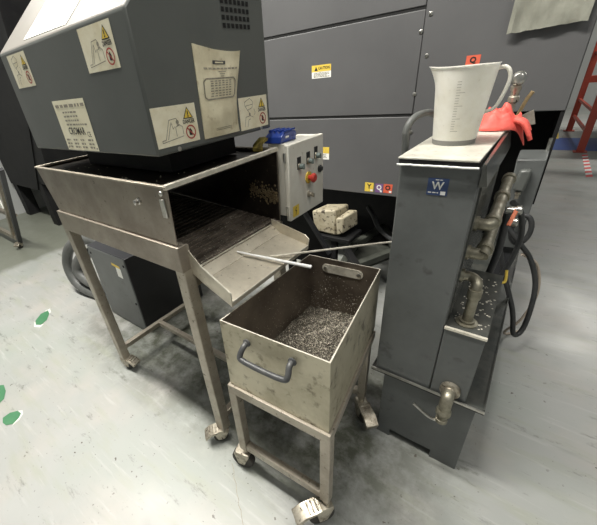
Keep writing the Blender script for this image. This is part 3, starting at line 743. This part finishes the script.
def caution2(g, F, w, h):
    g.rect2(F, 0, w, 0, h, .001, 0); g.rect2(F, 0, w, h * .5, h, .0016, 1)
    for i in range(3): g.textrows(F, w * .1, w * .9, h * (.36 - i * .12), h * .06, .002, 2, .2, 230 + i)
fsticker('caution_label', -1.235, .975, .108, .085, caution2, ['paper', 'yellow', 'line'])
def letter(ch_, tail=True):
    def fn(g, F, w, h):
        g.rect2(F, 0, w, 0, h, .001, 0); g.text2(F, ch_, w * .5, h * .56, h * .72, .0016, 1, 1., .0015)
        if tail: g.rect2(F, w * .68, w * .94, h * .06, h * .26, .0018, 2)
    return fn
fsticker('letter_sticker', -.85, .776, .06, .062, letter('Y'), ['yellow', 'ink', 'white'])
fsticker('letter_sticker', -.777, .776, .05, .06, letter('Q'), ['purple', 'white', 'white'])
fsticker('letter_sticker', -.722, .778, .058, .06, letter('O'), ['red_sticker', 'ink', 'white'])
fsticker('letter_sticker', -.372, 1.47, .062, .048, letter('Q', False), ['red_sticker', 'ink', 'white'])
# hanging film pocket
g = G(); nx, nz = 16, 14
P_ = [[V((-.222 + .275 * i / nx + .012 * (j / nz), Y - .026 - .01 * mnoise.noise(V((i * .5, j * .4, 0))) - .006 * math.sin(i * .9 + j * .6), 1.585 + (.012 * i / nx) + .4 * j / nz + .006 * mnoise.noise(V((i * .6, 1, 0))))) for i in range(nx + 1)] for j in range(nz + 1)]
vt = [[g.b.verts.new(p) for p in r_] for r_ in P_]; vb = [[g.b.verts.new(p + V((0, .004, 0))) for p in r_] for r_ in P_]
for j in range(nz):
    for i in range(nx): g.b.faces.new((vt[j][i], vt[j][i + 1], vt[j + 1][i + 1], vt[j + 1][i])); g.b.faces.new((vb[j][i], vb[j + 1][i], vb[j + 1][i + 1], vb[j][i + 1]))
for j in range(nz):
    for i in (0, nx): g.b.faces.new((vt[j][i], vt[j + 1][i], vb[j + 1][i], vb[j][i]))
for i in range(nx):
    for j in (0, nz): g.b.faces.new((vt[j][i], vb[j][i], vb[j][i + 1], vt[j][i + 1]))
tag(build('film_pocket', g, 'film'), 'wrinkled clear plastic pocket stuck on the grey machine wall at top right', 'plastic pocket')

# things in the dark recess under the machine
gm = thing('gear_motor', 'cream cast gear motor in the dark recess under the machine', 'motor', (-1.0, 2.12, .43))
g = G(); g.hexa([(-1.14, 2.0, .5), (-.96, 2.0, .49), (-.95, 2.2, .49), (-1.13, 2.2, .5), (-1.16, 2.0, .655), (-.975, 2.0, .685), (-.96, 2.2, .67), (-1.14, 2.2, .645)]); build('housing', g, 'motor', gm, .014)
g = G(); g.hexa([(-.955, 1.99, .50), (-.905, 2.0, .52), (-.875, 2.18, .53), (-.945, 2.18, .5), (-.962, 1.99, .63), (-.915, 2.0, .635), (-.885, 2.18, .64), (-.95, 2.18, .635)]); build('terminal_box', g, 'motor', gm, .01)
g = G(); g.box(-1.15, -.85, 1.98, 2.2, .455, .485); build('mounting_plate', g, 'black', gm, .004)
g = G(); g.bar((-1.12, 2.02, .0), (-1.12, 2.02, .455), .04); g.bar((-.98, 2.02, 0), (-.98, 2.02, .455), .04); build('support', g, 'black', gm)
cf = thing('conveyor_frame', 'dark steel frame and pan standing low in the recess behind the bin', 'frame', (-.85, 2.2, 0))
g = G(); q = [(-.85, 1.83), (-.93, 2.28), (-.86, 2.72), (-.62, 2.32)]
for k in range(4): g.bar((*q[k], .31), (*q[(k + 1) % 4], .31), .05, .045)
build('top_frame', g, 'pan', cf, .003)
g = G(); g.prism([(*p, .25) for p in q], (0, 0, .01)); build('pan', g, 'pan', cf)
for x, y in q:
    g = G(); g.bar((x, y, 0), (x, y, .29), .04); build('leg', g, 'black', cf)
g = G(); g.bar((-.62, 1.6, .5), (-.9, 2.05, .38), .04); build('strut', g, 'black', cf)
g = G(); g.tube([(-.93, 2.5, .55), (-.86, 2.45, .5), (-.8, 2.42, .42), (-.7, 2.4, .36), (-.6, 2.35, .35)], .018, 8, smooth=4)
build('cable', g, 'hose', cf)
dp = thing('deflector_plate', 'black angled sheet plate standing beneath the control box', 'plate', (-.87, 1.45, 0))
g = G(); g.prism([(-.90, 1.40, .955), (-.70, 1.40, .68), (-.72, 1.40, .60), (-.98, 1.40, .60), (-1.05, 1.40, .80)], (0, .02, 0)); build('sheet', g, 'black', dp, .002)
g = G(); g.bar((-.9, 1.40, .955), (-.705, 1.40, .685), .03, .012); build('edge_strip', g, 'dark', dp)
g = G(); g.bar((-.95, 1.41, 0), (-.95, 1.41, .61), .035); g.bar((-.75, 1.41, 0), (-.75, 1.41, .61), .035); build('support', g, 'black', dp)

# ------------------------------------------------------------------ coolant tank
tk = thing('coolant_tank', 'tall narrow grey coolant tank with W sticker and brass drain valve beside the bin', 'coolant tank', (-.1, 1.8, 0))
y0 = 1.045
g = G()  # base cabinet with a notch in the foot
g.prism([(-.262, y0, 0), (-.205, y0, 0), (-.205, y0, .045), (-.03, y0, .045), (-.03, y0, 0), (.072, y0, 0), (.072, y0, .386), (-.262, y0, .386)], (0, .004, 0))
g.box(-.262, .07, y0 + .03, 2.55, .02, .386); g.box(.066, .07, y0, 2.55, 0, .386); g.box(-.262, -.258, y0, 2.55, 0, .386)
build('base_cabinet', g, 'tank', tk, .002)
g = G(); g.box(-.316, .096, y0 - .008, 2.7, .386, .394); rim_ = .018
g.box(-.316, .096, y0 - .008, y0 - .004, .394, .394 + .01); g.box(.092, .096, y0, 2.7, .394, .404); g.box(-.316, -.312, y0, 2.7, .394, .404)
build('drip_tray', g, 'tank_dark', tk)
g = G(); g.bar((-.316, y0 - .01, .401), (.097, y0 - .01, .401), .005, .01); build('tray_edge', g, 'zinc', tk)
g = G(); g.box(-.3, -.089, y0, 1.62, .394, 1.252); build('tank_body', g, 'tank', tk, .004)
g = G(); g.box(-.0885, -.084, y0 + .05, 1.6, .72, 1.215); build('sight_panel', g, 'tank_dark', tk)
g = G(); g.box(-.087, .034, y0, 1.5, .394, .708); build('pump_box', g, 'tank', tk, .003)
g = G(); g.box(-.088, .036, y0 - .002, 1.5, .708, .714)
for k in range(90): g.lathe((random.uniform(-.07, .03), random.uniform(1.08, 1.45), .714), (0, 0, 1), [(random.uniform(.002, .005), 0), (.001, .002)], 6, 1)
pc_ = build('pump_cover', g, ['tank_dark', 'edge'], tk)
g = G(); g.box(-.088, .037, y0 - .004, y0 + .006, .707, .716); build('worn_edge', g, 'edge', pc_)
# lid : white grubby sheet with pale edging, dark side return
g = G(); g.prism([(-.306, 1.035, 1.266), (-.098, 1.03, 1.266), (-.09, 1.5, 1.266), (-.298, 1.5, 1.266)], (0, 0, .006)); ld = build('lid', g, 'lid', tk, .002)
g = G(); pts = [V((-.306 + .21 * i / 22, 1.031 + .003 * mnoise.noise(V((i * .8, 0, 0))), 1.2515 + .002 * mnoise.noise(V((i * 1.3, 4, 0))))) for i in range(23)]
g.tube(pts, .0035, 6); build('edging', g, 'foam', ld)
g = G(); g.box(-.302, -.095, 1.036, 1.5, 1.252, 1.266); build('lid_frame', g, 'black', ld)
g = G(); g.hexa([(-.089, 1.04, 1.2), (-.07, 1.05, 1.2), (-.066, 1.6, 1.2), (-.089, 1.6, 1.2), (-.089, 1.035, 1.262), (-.082, 1.035, 1.262), (-.078, 1.6, 1.266), (-.089, 1.6, 1.266)]); build('lid_return', g, 'tank_dark', tk)
g = G(); g.box(-.29, -.1, 1.5, 1.6, 1.252, 1.274); build('rear_cover', g, 'lid', tk, .003)
# W sticker
F = Frame2((-.216, y0, 1.166), (1, 0, 0), (0, 0, 1), (0, -1, 0)); w, h = .055, .05; g = G(); g.rect2(F, 0, w, 0, h, .001, 0)
g.text2(F, 'W', w * .5, h * .55, h * .62, .0016, 1, .95, .0008); g.textrows(F, w * .36, w * .7, h * .88, h * .05, .0016, 1, 0., 301); g.textrows(F, w * .08, w * .58, h * .13, h * .06, .0016, 1, 0., 302)
g.rect2(F, w * .68, w * .92, h * .05, h * .26, .0016, 1); build('letter_sticker', g, ['navy', 'white'], tk, smooth='flat')
# drain valve
vc = V((-.022, y0 - .002, .445)); g = G()
g.lathe(vc, (0, -1, 0), [(.034, 0), (.034, .016), (.022, .018), (.02, .03)], 24)
dv = build('drain_valve', g, 'chrome', tk)
g = G(); g.tube([vc + V((0, -.025, 0)), vc + V((0, -.045, -.004)), vc + V((0, -.055, -.03)), vc + V((0, -.055, -.06))], .021, 16, smooth=4)
g.lathe(vc + V((0, -.055, -.055)), (0, 0, -1), [(.022, 0), (.026, .008), (.026, .024), (.018, .034), (.018, .05), (.021, .052), (.021, .066), (.012, .07)], 16)
build('valve_body', g, 'pipe', dv, ang=50)
g = G(); c_ = vc + V((0, -.055, -.125)); g.tube([c_, c_ + V((-.02, -.006, .0)), c_ + V((-.05, -.012, .012)), c_ + V((-.1, -.014, .045))], .0055, 10, smooth=4); build('lever', g, 'zinc', dv)
# pipework on the right-hand side
def flange(g, p, ax, r=.024): g.lathe(p, ax, [(r, 0), (r, .008), (r * .72, .009), (r * .72, .016)], 18)
pr_ = .0185
g = G(); flange(g, (-.0845, 1.18, 1.045), (1, 0, 0)); g.tube([(-.08, 1.18, 1.045), (-.058, 1.18, 1.045), (-.047, 1.186, 1.045), (-.043, 1.2, 1.046), (-.043, 1.3, 1.052), (-.043, 1.66, 1.075)], pr_, 14, smooth=5)
for yy, zz in ((1.2, 1.046), (1.42, 1.06), (1.62, 1.072)): g.lathe((-.043, yy, zz), (0, 1, .06), [(.0225, 0), (.024, .004), (.024, .026), (.0225, .03)], 16)
build('return_pipe', g, 'pipe', tk, ang=50)
g = G(); flange(g, (-.0845, 1.13, .965), (1, 0, 0)); g.tube([(-.08, 1.13, .965), (-.055, 1.13, .965), (-.044, 1.138, .966), (-.041, 1.16, .97), (-.045, 1.6, 1.0)], pr_, 14, smooth=5)
g.lathe((-.041, 1.15, .969), (0, 1, .06), [(.0225, 0), (.024, .004), (.024, .026), (.0225, .03)], 16); build('return_pipe', g, 'pipe', tk, ang=50)
g = G(); flange(g, (-.0845, 1.14, .872), (1, 0, 0)); g.tube([(-.08, 1.14, .872), (-.055, 1.14, .874), (-.036, 1.125, .866), (-.033, 1.11, .84), (-.033, 1.105, .716)], .0165, 14, smooth=5)
g.lathe((-.033, 1.105, .714), (0, 0, 1), [(.034, 0), (.034, .004), (.024, .006), (.024, .014)], 22); g.lathe((-.033, 1.109, .815), (0, 0, 1), [(.02, 0), (.021, .004), (.021, .03), (.02, .034)], 16)
build('suction_pipe', g, 'pipe', tk, ang=50)
g = G(); g.lathe((-.02, 1.62, .9), (1, 0, .1), [(.014, 0), (.014, .03), (.018, .03), (.018, .045), (.01, .05)], 12); build('ball_valve', g, 'zinc', tk)
g = G(); g.lathe((-.02, 1.52, .985), (1, 0, .1), [(.014, 0), (.014, .03), (.018, .03), (.018, .045), (.01, .05)], 12); bv = build('ball_valve', g, 'zinc', tk)
g = G(); g.bar((.012, 1.52, 1.0), (.0, 1.45, .95), .014, .006); build('valve_lever', g, 'orange', bv, .002)
g = G(); g.tube([(-.33, 1.2, .9), (-.335, 1.2, 1.25), (-.338, 1.2, 1.32), (-.325, 1.23, 1.355), (-.3, 1.3, 1.36), (-.285, 1.38, 1.33), (-.28, 1.4, 1.274)], .011, 12, smooth=5)
g.lathe((-.28, 1.4, 1.272), (0, 0, 1), [(.018, 0), (.018, .012), (.013, .014)], 14); build('conduit', g, 'hose_grey', tk)
# nozzle on a post at the rear
g = G(); g.tube([(-.1, 1.665, 1.0), (-.1, 1.665, 1.36)], .012, 12); g.lathe((-.1, 1.665, 1.345), (0, 0, 1), [(.012, 0), (.018, .004), (.018, .02), (.014, .024), (.014, .04), (.017, .044), (.017, .056), (.011, .06)], 14)
nz_ = build('nozzle_post', g, 'chrome', tk)
g = G(); c_ = V((-.1, 1.665, 1.425)); g.lathe(c_ - V((0, 0, .024)), (0, 0, 1), [(.024 * math.sin(PI * k / 12), .024 - .024 * math.cos(PI * k / 12)) for k in range(13)], 20)
g.lathe(c_ + V((0, -.018, 0)), (.1, -1, .1), [(.015, 0), (.015, .008), (.008, .01)], 16); build('nozzle_ball', g, 'zinc', nz_)

# measuring jug
jx, jy, jz = -.208, 1.27, 1.2725
jg = thing('measuring_jug', 'translucent white plastic measuring jug with a loop handle standing on the tank lid', 'jug', (jx, jy, jz))
g = G(); n = 40; H_ = .212; rows = []
def jr(t, k, inner):
    th_ = 2 * PI * k / n; r = .0605 + .021 * t - (.0025 if inner else 0)
    x, y = r * math.cos(th_), r * math.sin(th_); z = t * H_
    if t > .75:
        s_ = (t - .75) / .25; w_ = max(0, math.cos(th_ - PI)) ** 6          # spout towards -x
        x -= .02 * s_ ** 1.6 * w_; z += .006 * s_ * w_
    return V((jx + x, jy + y, jz + z))
lv = [0, .02, .1, .2, .3, .4, .5, .6, .7, .75, .8, .85, .9, .95, 1.]
ro = [[g.b.verts.new(jr(t, k, False)) for k in range(n)] for t in lv]; ri = [[g.b.verts.new(jr(t, k, True)) for k in range(n)] for t in lv[::-1][:-1]]
rl = [[g.b.verts.new(jr(1., k, False) + V((math.cos(2 * PI * k / n) * .003, math.sin(2 * PI * k / n) * .003, .002))) for k in range(n)]]
rings = ro + rl + ri
for a_, b_ in zip(rings, rings[1:]):
    for k in range(n): g.b.faces.new((a_[k], a_[(k + 1) % n], b_[(k + 1) % n], b_[k]))
g.b.faces.new(rings[0][::-1]); g.b.faces.new(rings[-1])
build('body', g, 'jug', jg, ang=60)
g = G(); g.tube([(jx + .077, jy + .002, jz + .2), (jx + .094, jy + .004, jz + .202), (jx + .107, jy + .004, jz + .19), (jx + .111, jy + .004, jz + .165), (jx + .102, jy + .003, jz + .125), (jx + .09, jy + .001, jz + .098), (jx + .066, jy, jz + .087)], .0052, 10, smooth=5)
build('handle', g, 'jug', jg)
g = G(); g.lathe((jx, jy, jz + .0005), (0, 0, 1), [(.0612, 0), (.0622, .014)], 32); build('residue', g, 'jug_dirt', jg)
g = G()  # graduation marks, wrapped on the near side
for j in range(20):
    t = .2 + j * .033; an0 = -PI / 2 - .05; wdt = .14 if j % 5 else .3; r = .0605 + .021 * t + .0006
    for a_ in (0, 1, 2):
        b0, b1 = an0 + wdt * a_ / 3, an0 + wdt * (a_ + 1) / 3; z = jz + t * H_
        g.face([(jx + r * math.cos(b0), jy + r * math.sin(b0), z), (jx + r * math.cos(b1), jy + r * math.sin(b1), z), (jx + r * math.cos(b1), jy + r * math.sin(b1), z + .0016), (jx + r * math.cos(b0), jy + r * math.sin(b0), z + .0016)])
build('graduation_scale', g, 'grad', jg, smooth='flat')

# coral glove heap
g = G(); nu, nv = 28, 20; c_ = V((-.118, 1.55, 1.275)); top = []; bot = []
for j in range(nv + 1):
    r1, r2 = [], []
    for i in range(nu):
        th_ = 2 * PI * i / nu; t = j / nv
        R_ = (1 + .22 * mnoise.noise(V((math.cos(th_) * 1.6, math.sin(th_) * 1.6, 2))) + .1 * math.sin(3 * th_ + 1)); x = .078 * t * R_ * math.cos(th_); y = .066 * t * R_ * math.sin(th_)
        hgt = .06 * max(0, 1 - t ** 2.4) + .034 * mnoise.noise(V((x * 34, y * 34, 0))) * (1 - t ** 4) + .016 * mnoise.noise(V((x * 80, y * 80, 3))) * (1 - t ** 4) + .006
        hgt -= .06 * max(0, (x - .05) / .04) ** 1.5
        r1.append(g.b.verts.new(c_ + V((x, y, hgt)))); r2.append(g.b.verts.new(c_ + V((x * .99, y * .99, min(.0, hgt - .006)))))
    top.append(r1); bot.append(r2)
for L_, fl in ((top, 1), (bot, 0)):
    for j in range(nv):
        for i in range(nu):
            q_ = (L_[j][i], L_[j][(i + 1) % nu], L_[j + 1][(i + 1) % nu], L_[j + 1][i]); g.b.faces.new(q_ if fl else q_[::-1])
for i in range(nu): g.b.faces.new((top[nv][i], top[nv][(i + 1) % nu], bot[nv][(i + 1) % nu], bot[nv][i]))
bmesh.ops.remove_doubles(g.b, verts=g.b.verts, dist=1e-5)
for k, (dx, dy, dz) in enumerate(((.1, -.035, -.02), (.105, -.012, -.038), (.095, .015, -.012))):
    g.tube([c_ + V((.045, dy * .8, .03)), c_ + V((.075, dy, .018)), c_ + V((dx, dy * 1.1, dz))], [.011, .007], 10, smooth=4)
tag(build('rubber_glove', g, 'coral', ang=80), 'crumpled coral red rubber glove heaped at the rear of the tank lid', 'glove')
sp = thing('filling_knife', 'grey bladed scraper with a pale wooden handle stuck behind the coral glove', 'scraper', (-.05, 1.68, 1.2))
g = G(); g.prism([(-.076, 1.69, 1.29), (-.03, 1.69, 1.318), (-.013, 1.69, 1.268), (-.068, 1.69, 1.255)], (0, .008, 0)); build('blade', g, 'blade', sp, .001)
g = G(); g.tube([(-.078, 1.70, 1.29), (-.06, 1.70, 1.355), (-.048, 1.70, 1.378)], [.006, .007], 10); build('handle', g, 'wood', sp)

# pump / filter unit behind the tank
pu = thing('pump_unit', 'grey upright filter pump cabinet standing behind the tank on the tray', 'pump', (.03, 2.1, .394))
g = G(); g.hexa([(-.02, 2.0, .62), (.068, 2.0, .62), (.07, 2.185, .62), (-.02, 2.185, .62), (-.045, 2.0, 1.07), (.066, 2.0, 1.075), (.07, 2.185, 1.085), (-.045, 2.185, 1.08)]); build('cabinet', g, 'tank', pu, .005)
g = G(); g.box(-.02, .06, 2.02, 2.18, .396, .62); build('pump_base', g, 'dark', pu, .005)
g = G(); g.hexa([(-.025, 1.96, .93), (.02, 1.96, .925), (.02, 2.0, .925), (-.025, 2.0, .93), (-.022, 1.965, 1.03), (.026, 1.965, 1.035), (.026, 2.0, 1.035), (-.022, 2.0, 1.03)]); build('junction_box', g, 'head', pu, .012)
g = G(); g.lathe((-.002, 1.98, .925), (0, 0, -1), [(.012, 0), (.012, .012), (.008, .014), (.008, .034)], 14); build('cable_gland', g, 'chrome', pu)
g = G(); g.cyl((.06, 2.17, 1.06), (.06, 2.17, 1.14), .008, 10); build('post', g, 'zinc', pu)

# hoses
g = G(); g.tube([(-.035, 1.92, .86), (-.03, 1.9, .74), (.03, 1.88, .56), (.125, 1.88, .33), (.17, 1.9, .16), (.205, 1.95, .2), (.195, 2.0, .41), (.135, 1.98, .58), (.06, 1.93, .69), (.0, 1.92, .76)], .0125, 12, smooth=8)
tag(build('coolant_hose', g, 'hose', ang=80), 'thick black hose looping low beside the tank tray', 'hose')
g = G(); g.tube([(.09, 1.95, .62), (.17, 2.02, .54), (.215, 2.05, .36), (.19, 2.05, .17), (.14, 2.05, .06), (.16, 2.1, .012), (.24, 2.2, .012)], .007, 8, smooth=8)
tag(build('power_cable', g, 'beige', ang=80), 'thin beige cable looping beside the black hose', 'cable')
for k, (pts, r, lb) in enumerate((([(-.015, 1.56, .96), (-.008, 1.555, .8), (-.02, 1.55, .62), (-.02, 1.55, .42)], .014, 'black hose hanging straight down behind the suction pipe'),
                                 ([(-.01, 1.7, .96), (.03, 1.75, .9), (.06, 1.82, .74), (.03, 1.8, .55), (-.05, 1.78, .42)], .012, 'short black hose curving in front of the pump unit'))):
    g = G(); g.tube(pts, r, 10, smooth=6); tag(build('coolant_hose', g, 'hose', ang=80), lb, 'hose')
g = G(); c_ = V((.055, 1.972, .74)); g.tube([c_ + V((.038 * math.cos(t_), 0, .075 * math.sin(t_))) for t_ in [2 * PI * k / 28 for k in range(29)]], .012, 10)
tag(build('hose_coil', g, 'hose', ang=80), 'small coil of black hose hung on the front of the pump unit', 'hose')
g = G(); g.tube([(-.02, 1.6, .66), (.02, 1.62, .62), (.05, 1.66, .6), (.045, 1.7, .64)], .006, 8, smooth=5); tag(build('earth_wire', g, 'yellow'), 'short yellow wire end among the hoses', 'wire')

# ------------------------------------------------------------------ cabinet and conduit under the cart
el = thing('floor_cabinet', 'dark grey steel cabinet with a yellow and white sticker under the hopper cart', 'cabinet', (-2.12, 1.18, 0))
g = G(); g.box(-2.36, -1.872, .872, 1.42, .0, .605); build('body', g, 'dark', el, .003)
g = G(); g.box(-2.357, -1.876, .866, .872, .01, .6); build('front_cover', g, 'tank', el, .003)
for x, z in ((-1.9, .55), (-1.9, .25), (-2.33, .55)):
    g = G(); g.lathe((x, .866, z), (0, -1, 0), [(.009, 0), (.009, .003), (.004, .005)], 10); build('screw', g, 'black', el)
F = Frame2((-2.06, .866, .52), (1, 0, -.08), (.08, 0, 1), (0, -1, 0)); g = G(); g.rect2(F, 0, .1, 0, .02, .001, 0); g.rect2(F, .045, .105, -.075, .0, .001, 1); build('sticker', g, ['yellow', 'paper'], el, smooth='flat')
for k, (dx, dy, lb) in enumerate(((0, -.03, 'thick grey conduit loop beside the floor cabinet, outer of the two'), (.11, .075, 'thick grey conduit loop beside the floor cabinet, inner of the two'))):
    y_ = .93
    pts = ([(-2.395, y_ + .1, .50), (-2.55, y_ + .06, .56), (-2.82, y_, .48), (-2.98, y_ - .04, .28), (-2.92, y_ - .05, .1), (-2.70, y_ - .02, .045), (-2.40, y_ + .04, .045)],
           [(-2.395, y_ + .12, .39), (-2.54, y_ + .08, .44), (-2.74, y_ + .02, .385), (-2.855, y_ - .02, .265), (-2.81, y_ - .02, .17), (-2.66, y_, .135), (-2.40, y_ + .06, .135)])[k]
    g = G(); g.tube(pts, .042, 14, smooth=8)
    b_ = build('conduit_loop', g, 'hose_grey', ang=80); tag(b_, lb, 'conduit', None)

# ------------------------------------------------------------------ left background
dm = thing('dark_machine', 'black machine in the shadow behind the conveyor head at the left edge', 'machine', (-5.5, 2.1, 0))
g = G(); g.hexa([(-6.3, 1.6, .6), (-4.7, 1.6, .6), (-4.7, 2.6, .6), (-6.3, 2.6, .6), (-6.3, 1.6, 3.4), (-3.9, 1.6, 3.4), (-3.9, 2.6, 3.4), (-6.3, 2.6, 3.4)]); build('body', g, 'black', dm)
g = G(); g.hexa([(-6.25, 1.585, .5), (-5.2, 1.585, .5), (-5.2, 1.6, .5), (-6.25, 1.6, .5), (-6.25, 1.585, 1.9), (-4.2, 1.585, 1.9), (-4.2, 1.6, 1.9), (-6.25, 1.6, 1.9)]); build('door_panel', g, 'black', dm, .004)
for x in (-5.12, -6.15):
    g = G(); g.box(x - .08, x + .08, 1.6, 1.76, 0, .62); build('leg', g, 'black', dm)
tr = thing('parts_trolley', 'steel trolley with perforated uprights and casters at the left edge', 'trolley', (-4.9, 1.0, 0))
g = G(); g.bar((-4.68, 1.0, .075), (-4.06, 1.0, 1.0), .045, .04)
for k in range(18): t_ = .06 + k * .05; c_ = V((-4.68 + .62 * t_, .9795, .075 + .925 * t_)); g.box(c_.x - .012, c_.x + .012, .9785, .98, c_.z - .012, c_.z + .012, 1)
build('upright', g, ['dark', 'chute'], tr)
g = G(); g.bar((-4.80, 1.0, .12), (-4.22, 1.0, .98), .05, .04); build('upright', g, 'leg', tr)
g = G(); g.box(-5.7, -4.72, .98, 1.02, .1, .15); build('lower_rail', g, 'leg', tr)
g = G(); g.box(-5.7, -4.5, 1.0, 1.06, .42, .45); build('shelf', g, 'steel', tr)
g = G(); g.box(-5.3, -4.52, .965, .979, .54, .70); build('card_holder', g, 'paper', tr)
caster(tr, -4.7, 1.0, -.8, .075); caster(tr, -5.66, 1.0, -.8, .1)

# ------------------------------------------------------------------ red rack, far right
rk = thing('pallet_rack', 'tall red steel rack with grey shelves standing on the blue floor band', 'rack', (1.4, 8.8, 0))
for x, y in ((.64, 7.75), (.52, 9.9), (3.1, 7.75), (3.1, 9.9)):
    g = G(); g.box(x - .05, x + .05, y - .05, y + .05, .01, 3.6); g.box(x - .09, x + .09, y - .09, y + .09, .002, .012); build('upright', g, 'red_steel', rk, .004)
for z in (.95, 2.0):
    for y in (7.75, 9.9):
        g = G(); g.box(.69 if y < 9 else .57, 3.05, y - .03, y + .03, z - .06, z + .06)
        if y < 9:
            for k in range(8): g.box(.72 + k * .28, .86 + k * .28, y - .034, y - .03, z - .03, z + .03, 1)
        build('beam', g, ['red_steel', 'white'], rk)
for z in (.3, .6, 1.4):
    g = G(); g.bar((.64, 7.8, z), (.52, 9.85, z), .04); build('cross_strut', g, 'red_steel', rk)
for z in (.42, 1.1):
    g = G(); g.box(.75, 3.0, 7.85, 9.8, z, z + .1); build('shelf', g, 'tank', rk)

# ------------------------------------------------------------------ light
W = bpy.data.worlds.new('hall'); SC.world = W; W.use_nodes = True
W.node_tree.nodes['Background'].inputs['Color'].default_value = (.95, 1., .96, 1); W.node_tree.nodes['Background'].inputs['Strength'].default_value = .15
def area(name, loc, sx, sy, power, col=(1, .97, .9), aim=None):
    l = bpy.data.lights.new(name, 'AREA'); l.shape = 'RECTANGLE'; l.size = sx; l.size_y = sy; l.energy = power; l.color = col
    o = bpy.data.objects.new(name, l); COL.objects.link(o); o.location = loc
    if aim: o.rotation_euler = (V(aim) - V(loc)).to_track_quat('-Z', 'Y').to_euler()
    return o
area('ceiling_or_added_lamp', (-2.0, .42, 4.2), 3.4, .25, 260)
area('ceiling_or_added_lamp', (1.7, .1, 4.2), .25, 2.2, 40)  # unseen lamp added to brighten the hopper inside and right-hand faces
area('ceiling_or_added_lamp', (-5.6, 1.4, 4.3), 1.2, 1.2, 16)
area('ceiling_or_added_lamp', (2.2, 9.5, 4.3), 3.0, .4, 150)

SC.view_settings.view_transform = 'Standard'; SC.view_settings.look = 'None'
SC.view_settings.gamma = 1; SC.view_settings.use_curve_mapping = False
SC.view_settings.exposure = 0.38
